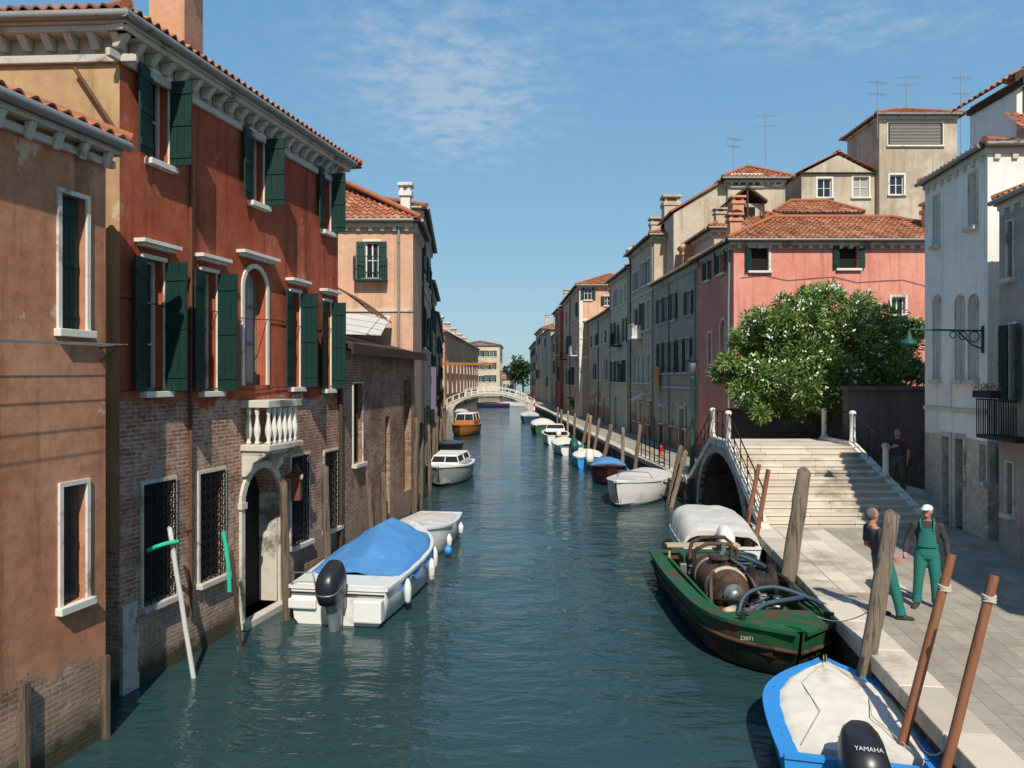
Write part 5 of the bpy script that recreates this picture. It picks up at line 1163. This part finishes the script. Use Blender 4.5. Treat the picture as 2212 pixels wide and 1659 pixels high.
for pts,r_,m_ in (([(.45,2.1,.65),(.15,1.95,.9),(-.5,1.75,.96),(-.88,1.2,.85),(-.92,.2,.8),(-.75,-.6,.95),(-.35,-.9,1.1)],.042,'hose'),
                ([(.5,1.7,.6),(.3,1.5,.95),(-.2,1.45,1.08),(-.75,1.65,.95),(-1.05,2.1,.85)],.038,'hose'),
                ([(-.75,1.5,.6),(-.8,.9,.85),(-.86,.3,.92),(-.8,-.4,.88),(-.8,-1.2,.8),(-.65,-1.9,.75)],.042,'rubber'),
                ([(-.8,1.9,.7),(-.55,1.5,.88),(-.7,1.0,.98),(-.88,.5,.9),(-.8,0,.8)],.038,'rubber'),
                ([(.62,2.1,.55),(.76,1.5,.65),(.78,.5,.58),(.78,-.8,.62),(.7,-2,.55)],.03,'rubber'),
                ([(.0,1.2,.55),(.35,1.4,.82),(.65,1.1,.75),(.76,.5,.65)],.03,'rubber'),
                ([(.1,1.0,.55),(.0,1.3,.78),(-.25,1.2,.85),(-.3,.95,.7),(-.1,.85,.55)],.03,'hose'),
                ([(-.2,1.9,.6),(-.3,2.1,.78),(-.6,2.1,.75),(-.7,1.95,.55)],.04,'hose')):
    mb=MB(); mb.tube(bz(pts),r_,10); mb.build('hose',m_,T)
mb=MB(); mb.tube(bz([V(-.58+.24*math.cos(2*PI*j/20),-1.35+.24*math.sin(2*PI*j/20),.78+j*.004) for j in range(61)],2),.03,7); mb.build('hose_coil','hose',T)
text('23871',.085,'creamp',T,Matrix.Translation((.78,3.08,.71))@Matrix.Rotation(R(163),4,'Z')@Matrix.Rotation(R(86),4,'X'))
for sd in (-1,1): mb=MB(); mb.tube([V(sd*.7,2.6,.82),V(sd*.7,2.6,.98)],.05,8); mb.tube([V(sd*.7-.1,2.6,.95),V(sd*.7+.1,2.6,.95)],.03,8); mb.build('bitt','barged',T)
# ropes
def rope(label,a,b,sag,r=.012):
    a,b=Vector(a),Vector(b); mb=MB(); mb.tube([a.lerp(b,k/12)-V(0,0,sag*4*(k/12)*(1-k/12)) for k in range(13)],r,6)
    o=mb.build('mooring_rope','rope'); tag(o,label,'rope')
rope('slack pale rope from the blue boat to the nearer brown pole',(4.78,9.0,.55),(4.68,8.0,1.2),.25); rope('pale rope from the blue boat stern to the pole behind it',(5.0,9.8,.58),(4.72,8.95,1.1),.12)
rope('thin rope from the green barge bow to the thick grey post',(4.95,12.4,.96),(5.15,10.95,1.5),.12,.008)
rope('thin rope from the white boat by the far quay to its post',(5.9,29.5,.9),(6.4,29.5,1.6),.1)
# ============================================================ QUAY FURNITURE
x,y=at(1495,0,31.6).x,31.6
t=thing('street_lamp','green cast-iron street lamp on the far side of the step bridge','street lamp',(x,y,QZ))
mb=MB(); mb.lathe((x,y,QZ),[(.17,0),(.17,.25),(.11,.35),(.09,.9),(.12,.95),(.06,1.1),(.05,3.9),(.09,3.95),(.04,4.1)],12); mb.build('column','teal',t)
mb=MB(); mb.lathe((x,y,QZ+4.1),[(.1,0),(.2,.5),(.21,.52)],6); mb.build('lantern','curtain',t)
mb=MB(); mb.lathe((x,y,QZ+4.62),[(.24,0),(.12,.16),(.05,.2),(.03,.3)],6); mb.build('cap','iron',t)
x,y=at(1428,0,39).x,39
t=thing('fire_hydrant','small red fire hydrant on the far quay pavement','hydrant',(x,y,QZ)); mb=MB(); mb.lathe((x,y,QZ),[(.11,0),(.11,.06),(.08,.08),(.08,.4),(.1,.42),(.09,.5),(.03,.56)],12); mb.build('body','redp',t); mb=MB(); mb.tube([V(x-.14,y,QZ+.32),V(x+.14,y,QZ+.32)],.04,8); mb.build('outlet','redp',t)
t=thing('quay_railing','black iron railing with slim posts on the far quay edge','railing',(7.2,36,QZ))
mb=MB(); pa=V(6.85,33.2,QZ);pb=V(6.6,39,QZ)
for k in range(7): p=pa.lerp(pb,k/6); mb.tube([p,p+V(0,0,1.05)],.03,6)
for z_ in (.35,.7,1.02): mb.tube([pa+V(0,0,z_),pb+V(0,0,z_)],.018,5)
mb.build('rails','iron',t)
mb=MB()
for i in range(8):
    for j in range(6):
        f=lambda i,j: V(8.85+.05*math.sin(i*1.3),46.2+j*.14,5.6-i*.19)
        mb.poly([f(i,j),f(i+1,j),f(i+1,j+1),f(i,j+1)])
tag(mb.build('hanging_cloth','orangec'),'orange cloth hanging from a window on the right row','cloth')
t=thing('banner','purple-grey banner hanging on a pole in front of the left bank houses','banner',(-3.75,36,4.5))
mb=MB(); mb.box((-3.82,36,3.4),(-3.58,36.02,5.4)); mb.build('fabric','purple',t); mb=MB(); mb.tube([V(-3.95,36.04,5.4),V(-3.5,36.04,5.45)],.02,6); mb.build('rod','iron',t)
p=at(1592,470,39); t=thing('satellite_dish','small maroon satellite dish on the roof behind the pink house corner','satellite dish',tuple(p))
mb=MB(); mb.lathe(p,[(.02,0),(.2,.03),(.38,.12),(.4,.14)],14,Matrix.Rotation(R(70),4,'X')); mb.build('dish','maroon',t); mb=MB(); mb.tube([p,p+V(0,.3,-1.2)],.03,6); mb.build('mast','iron',t)
# ============================================================ PEOPLE
def remesh(mb,name,mat,parent,vox,sm=4):
    o=mb.build(name,mat,parent); 
    m=o.modifiers.new('r','REMESH'); m.mode='VOXEL'; m.voxel_size=vox; m.use_smooth_shade=True
    s=o.modifiers.new('s','SMOOTH'); s.iterations=sm; s.factor=.5
    dg=bpy.context.evaluated_depsgraph_get(); me=bpy.data.meshes.new_from_object(o.evaluated_get(dg)); o.modifiers.clear(); o.data=me
    if not me.materials: me.materials.append(M[mat])
    return o
def ell(mb,rows):
    mb.loft([[V(cx+rx*math.cos(2*PI*j/16),cy+ry*math.sin(2*PI*j/16),z) for j in range(16)] for z,cx,cy,rx,ry in rows])
def hand(mb,w,d,side,pn,curl=20,k=1.,inf=0):
    d=d.normalized(); side=(side-d*side.dot(d)).normalized(); pn=d.cross(side)*(1 if pn>0 else -1)
    offs=(-.030,-.010,.010,.029); ln=(.8,.98,1.06,.96)
    for o_,l_ in zip(offs,ln):
        kn=w+d*.088*k+side*o_*k
        mb.tube([w+side*o_*.45,w+d*.045*k+side*o_*.9,kn],[.016+inf,.014+inf,.011+inf],8)
        p=kn; dd=d.copy(); pts=[p]; 
        for seg,a in ((.040,curl*.7),(.026,curl),(.020,curl*.9)):
            dd=(Matrix.Rotation(R(a),3,d.cross(pn))@dd).normalized(); p=p+dd*seg*l_*k; pts.append(p)
        mb.tube(pts,[.0095+inf,.0088+inf,.008+inf,.006+inf],8)
    b=w+d*.025+side*.024
    mb.tube([w+d*.01,b,b+(d*.6+side*.75)*.042,b+(d*.85+side*.9)*.068],[.016+inf,.014+inf,.011+inf,.008+inf],8)
def person(label,loc,rz,J,look=0,shirt='shirtd',sleeve=1.,trouser='overall',bib=False,gloves=None,cap=None,hair='hairg',sc_=1.):
    t=thing('person',label,'person',loc,rz,local=True); t.scale=(sc_,)*3
    g=lambda k: V(*J[k])
    def torso(mb,i=0.,z0=.84,z1=1.5):
        rows=[(.84,0,.0,.15,.10),(.92,0,.0,.165,.115),(1.02,0,0,.15,.105),(1.12,0,0,.15,.105),(1.25,0,0,.168,.115),(1.36,0,.0,.178,.11),(1.44,0,.01,.15,.085),(1.49,0,.01,.075,.06)]
        ell(mb,[(z,cx+J.get('lx',0)*(z-.9),cy+J.get('ly',0)*(z-.9),rx+i,ry+i) for z,cx,cy,rx,ry in rows if z0<=z<=z1])
    mb=MB(); torso(mb)
    hx=J.get('lx',0)*.65; hy=J.get('ly',0)*.65-.01
    Rh=Matrix.Rotation(look,3,'Z')
    hc=V(hx,hy,1.635)
    mb.tube([V(hx,hy+.02,1.44),V(hx,hy,1.56)],[.06,.055],10)
    mb.blob(hc+V(0,0,.012),(.074,.092,.105),16,12,Rh); mb.blob(hc+Rh@V(0,-.025,-.055),(.056,.06,.055),14,10,Rh)
    mb.blob(hc+Rh@V(0,-.095,-.01),(.012,.018,.024),8,6,Rh); mb.blob(hc+Rh@V(0,-.082,.028),(.05,.014,.01),8,6,Rh); mb.blob(hc+Rh@V(0,-.084,-.055),(.026,.01,.01),8,6,Rh)
    for s in (-1,1): mb.blob(hc+Rh@V(s*.076,.005,-.005),(.01,.02,.032),8,6,Rh)
    for s,n in ((-1,'r'),(1,'l')):
        sh,el,wr=g('sh'+n),g('el'+n),g('wr'+n)
        mb.tube([sh,sh.lerp(el,.5),el,el.lerp(wr,.35),wr],[.055,.047,.038,.04,.026],10); mb.blob(sh,(.06,.06,.06))
        d=V(*J['hd'+n]) if 'hd'+n in J else (wr-el); hand(mb,wr,d,V(*J.get('hs'+n,(0,-1,.1))),-s,J.get('curl',22))
        hp,kn,an=g('hp'+n),g('kn'+n),g('an'+n)
        mb.tube([hp,hp.lerp(kn,.4),kn,kn.lerp(an,.3),an],[.09,.08,.055,.058,.038],10)
        mb.tube([an,an+V(0,0,-.04)],[.036,.036],8)
    remesh(mb,'body','skin',t,.0075,3)
    mb=MB(); torso(mb,.014,.9,1.46)
    ell(mb,[(1.44,hx*.85,hy*.85+.015,.14,.085),(1.485,hx*.9,hy*.9+.015,.085,.07)])
    for s,n in ((-1,'r'),(1,'l')):
        sh,el,wr=g('sh'+n),g('el'+n),g('wr'+n); mb.blob(sh,(.074,.074,.07))
        if sleeve>.9: mb.tube([sh,sh.lerp(el,.5),el,el.lerp(wr,.5),el.lerp(wr,.96)],[.07,.06,.052,.05,.037],12)
        else: mb.tube([sh,sh.lerp(el,.4),sh.lerp(el,.75)],[.071,.066,.062],12)
    remesh(mb,'shirt',shirt,t,.011,3)
    mb=MB(); torso(mb,.022,.84,1.03)
    for s,n in ((-1,'r'),(1,'l')):
        hp,kn,an=g('hp'+n),g('kn'+n),g('an'+n)
        mb.tube([hp+V(0,0,.03),hp.lerp(kn,.3),hp.lerp(kn,.7),kn,kn.lerp(an,.3),kn.lerp(an,.7),an+V(0,0,-.02)],[.105,.108,.092,.08,.078,.072,.078],14)
    if bib:
        rows=[(1.0,0,0,.176,.13),(1.1,0,0,.17,.128)]
        ell(mb,[(z,cx+J.get('lx',0)*(z-.9),cy+J.get('ly',0)*(z-.9),rx,ry) for z,cx,cy,rx,ry in rows])
    remesh(mb,'trousers',trouser,t,.012,3)
    if bib:
        mb=MB(); n=8
        for i in range(6):
            for j in range(n):
                def q(i,j,o=0):
                    z=1.05+.32*i/6; a=R(-90-52+104*j/n); w=1-.25*i/6; return V(.172*math.cos(a)*w*1.1+J.get('lx',0)*(z-.9),-.0+.137*math.sin(a)-.004-o+J.get('ly',0)*(z-.9),z)
                mb.hexa([q(i,j),q(i,j+1),q(i,j+1,.012),q(i,j,.012),q(i+1,j),q(i+1,j+1),q(i+1,j+1,.012),q(i+1,j,.012)])
        mb.build('bib',trouser,t)
        for s in (-1,1): mb=MB(); mb.tube(bz([V(s*.085,-.145,1.35),V(s*.1,-.125,1.42),V(s*.1,-.02,1.52),V(s*.08,.1,1.46),V(s*.04,.14,1.3),V(s*.02,.135,1.08)],5),.016,6); mb.build('strap',trouser,t)
    for s,n in ((-1,'r'),(1,'l')):
        an=g('an'+n); a=J.get('foot'+n,0); X=Matrix.Translation((an.x,an.y,0))@Matrix.Rotation(a,4,'Z')
        mb=MB(); mb.s=True
        rings=[]
        for yy,w,h_ in ((.075,.03,.05),(.06,.04,.09),(0,.043,.105),(-.07,.046,.075),(-.13,.05,.06),(-.17,.042,.05),(-.195,.015,.03)):
            rings.append([X@V(w*math.cos(2*PI*j/12),yy,max(0.0,h_/2+an.z-.1+h_/2*math.sin(2*PI*j/12)*1.05)) for j in range(12)])
        mb.loft(rings); mb.build('shoe','shoe',t)
        if gloves:
            mb=MB(); el,wr=g('el'+n),g('wr'+n); d=V(*J['hd'+n]) if 'hd'+n in J else (wr-el); hand(mb,wr,d,V(*J.get('hs'+n,(0,-1,.1))),-s,J.get('curl',22),1.,.005); mb.tube([wr-d.normalized()*.03,wr+d.normalized()*.03],[.036,.032],10)
            remesh(mb,'glove',gloves,t,.006,2)
    if cap:
        mb=MB(); mb.blob(hc+Rh@V(0,.01,.055),(.088,.104,.07),16,10,Rh); mb.loft([[hc+Rh@V(.07*math.cos(a)*q,-.07+min(0,-.10*math.sin(a))*q,.055+dz-.01*q) for a in [PI*k/10 for k in range(11)]] for q,dz in ((.3,0),(1,0),(1,.012),(.3,.015))])
        mb.build('cap',cap,t)
    mb=MB(); mb.blob(hc+Rh@V(0,.022,.022),(.082,.088,.095),16,12,Rh)
    mb.v=[v+Rh@V(0,.018,0) for v in mb.v]; mb.build('hair',hair,t)
    mb=MB()
    for s in (-1,1): mb.blob(hc+Rh@V(s*.03,-.084,.012),(.012,.007,.007),8,6,Rh)
    mb.build('eyes','black',t)
    return t
def pose(**k):
    J=dict(shr=(-.19,0,1.40),shl=(.19,0,1.40),elr=(-.25,.03,1.12),ell=(.25,.03,1.12),wrr=(-.27,-.05,.88),wrl=(.27,-.05,.88),hpr=(-.09,0,.88),hpl=(.09,0,.88),knr=(-.12,-.02,.49),knl=(.12,-.02,.49),anr=(-.14,.02,.1),anl=(.14,.02,.1),footr=-.25,footl=.25,hsr=(.1,-1,0),hsl=(-.1,-1,0))
    J.update(k); return J
person('worker in white cap, green dungarees and pink gloves facing his colleague',(7.12,13.1,QZ),R(-28),pose(anr=(-.16,-.06,.1),knr=(-.13,-.06,.49),elr=(-.30,.02,1.13),wrr=(-.34,-.08,.9),ell=(.29,.04,1.13),wrl=(.31,-.06,.9)),look=R(-18),shirt='shirtd',bib=True,gloves='glove',cap='capw')
person('worker in grey T-shirt and green trousers half hidden by the thick post',(6.06,12.5,QZ),R(95),pose(ly=.26,shr=(-.19,.13,1.40),shl=(.19,.13,1.40),elr=(-.26,.14,1.12),wrr=(-.22,-.06,1.0),ell=(.26,.12,1.12),wrl=(.22,-.12,1.02),knr=(-.11,-.14,.49),anr=(-.12,-.24,.1),knl=(.11,-.06,.49),anl=(.12,-.05,.1)),look=R(8),shirt='shirtk',sleeve=.6,hair='hairg',sc_=1.03)
person('man in dark T-shirt and camouflage trousers standing in the shade by the bridge',(11.28,22.35,QZ+.6),R(-35),pose(elr=(-.30,-.02,1.15),wrr=(-.08,-.24,1.28),hdr=(1,-.2,.3),hsr=(0,-.2,1),ell=(.28,.02,1.13),wrl=(.26,-.1,.9)),look=R(-15),shirt='shirtd',sleeve=.6,trouser='camo',hair='hairb',sc_=1.06)
# ============================================================ LIGHT, SKY, CAMERA
SE=R(45); sd=V(.105,-.995,0).normalized()
su=bpy.data.lights.new('sun','SUN'); su.energy=5.0; su.angle=R(.5); su.color=(1,.92,.80); so=bpy.data.objects.new('sun',su); COL.objects.link(so)
tosun=V(sd.x*math.cos(SE),sd.y*math.cos(SE),math.sin(SE)); so.rotation_euler=tosun.to_track_quat('Z','Y').to_euler()
w=bpy.data.worlds.new('World'); sc.world=w; w.use_nodes=True; nt=w.node_tree; bg=nt.nodes['Background']
sky=nd(nt,'TexSky',sky_type='NISHITA'); sky.sun_disc=False; sky.sun_elevation=SE; sky.sun_rotation=math.atan2(sd.x,sd.y); sky.air_density=1.0; sky.dust_density=.6; sky.ozone_density=2.0; sky.altitude=0
co=nd(nt,'TexCoord').outputs['Generated']; sp=nd(nt,'SeparateXYZ',{0:co})
gr=nd(nt,'ValToRGB',{0:sp.outputs[2]}); e=gr.color_ramp.elements
e[0].position=0; e[0].color=(.30,.46,.53,1); e[1].position=1; e[1].color=(.07,.16,.34,1)
for ps,cc_ in ((.10,(.255,.445,.57,1)),(.25,(.18,.375,.56,1)),(.45,(.12,.30,.53,1))): k=gr.color_ramp.elements.new(ps); k.color=cc_
grs=nd(nt,'VectorMath',{0:gr.outputs[0],1:(10.6,10.6,10.6)},operation='MULTIPLY').outputs[0]
skc=mixc(nt,.8,sky.outputs[0],grs)
zz=mt(nt,'MAXIMUM',sp.outputs[2],.03); px=mt(nt,'DIVIDE',sp.outputs[0],zz); py=mt(nt,'DIVIDE',sp.outputs[1],zz)
cv=nd(nt,'CombineXYZ',{0:px,1:py,2:0.}).outputs[0]
n1=nz(nt,cv,9.,9.,.68)
def blobm(cx,cy,rx,ry):
    a=mt(nt,'DIVIDE',mt(nt,'SUBTRACT',px,cx),rx); b=mt(nt,'DIVIDE',mt(nt,'SUBTRACT',py,cy),ry)
    d=mt(nt,'ADD',mt(nt,'MULTIPLY',a,a),mt(nt,'MULTIPLY',b,b)); return mt(nt,'EXPONENT',mt(nt,'MULTIPLY',d,-1.))
mk=mt(nt,'ADD',blobm(-.22,2.7,.36,.8),mt(nt,'MULTIPLY',blobm(.85,2.15,.5,.22),.6))
f=mt(nt,'MULTIPLY',ramp(nt,mt(nt,'ADD',n1,mt(nt,'MULTIPLY',mk,.16)),.40,.84),mt(nt,'ADD',mk,.05)); f=mt(nt,'MULTIPLY',f,.62)
cc=mixc(nt,mt(nt,'MINIMUM',f,.42),skc,(5.4,5.9,6.4))
nt.links.new(cc,bg.inputs[0]); bg.inputs[1].default_value=.115
cam=bpy.data.cameras.new('camera'); cam.sensor_width=36; cam.lens=FP/2212*36; cam.clip_start=.1; cam.clip_end=6000; cam.shift_y=-(829.5-HY)/2212
co_=bpy.data.objects.new('camera',cam); COL.objects.link(co_); co_.location=(0,0,ZC); co_.rotation_euler=(PI/2,0,0); sc.camera=co_
sc.view_settings.view_transform='Standard'; sc.view_settings.look='None'; sc.view_settings.exposure=0
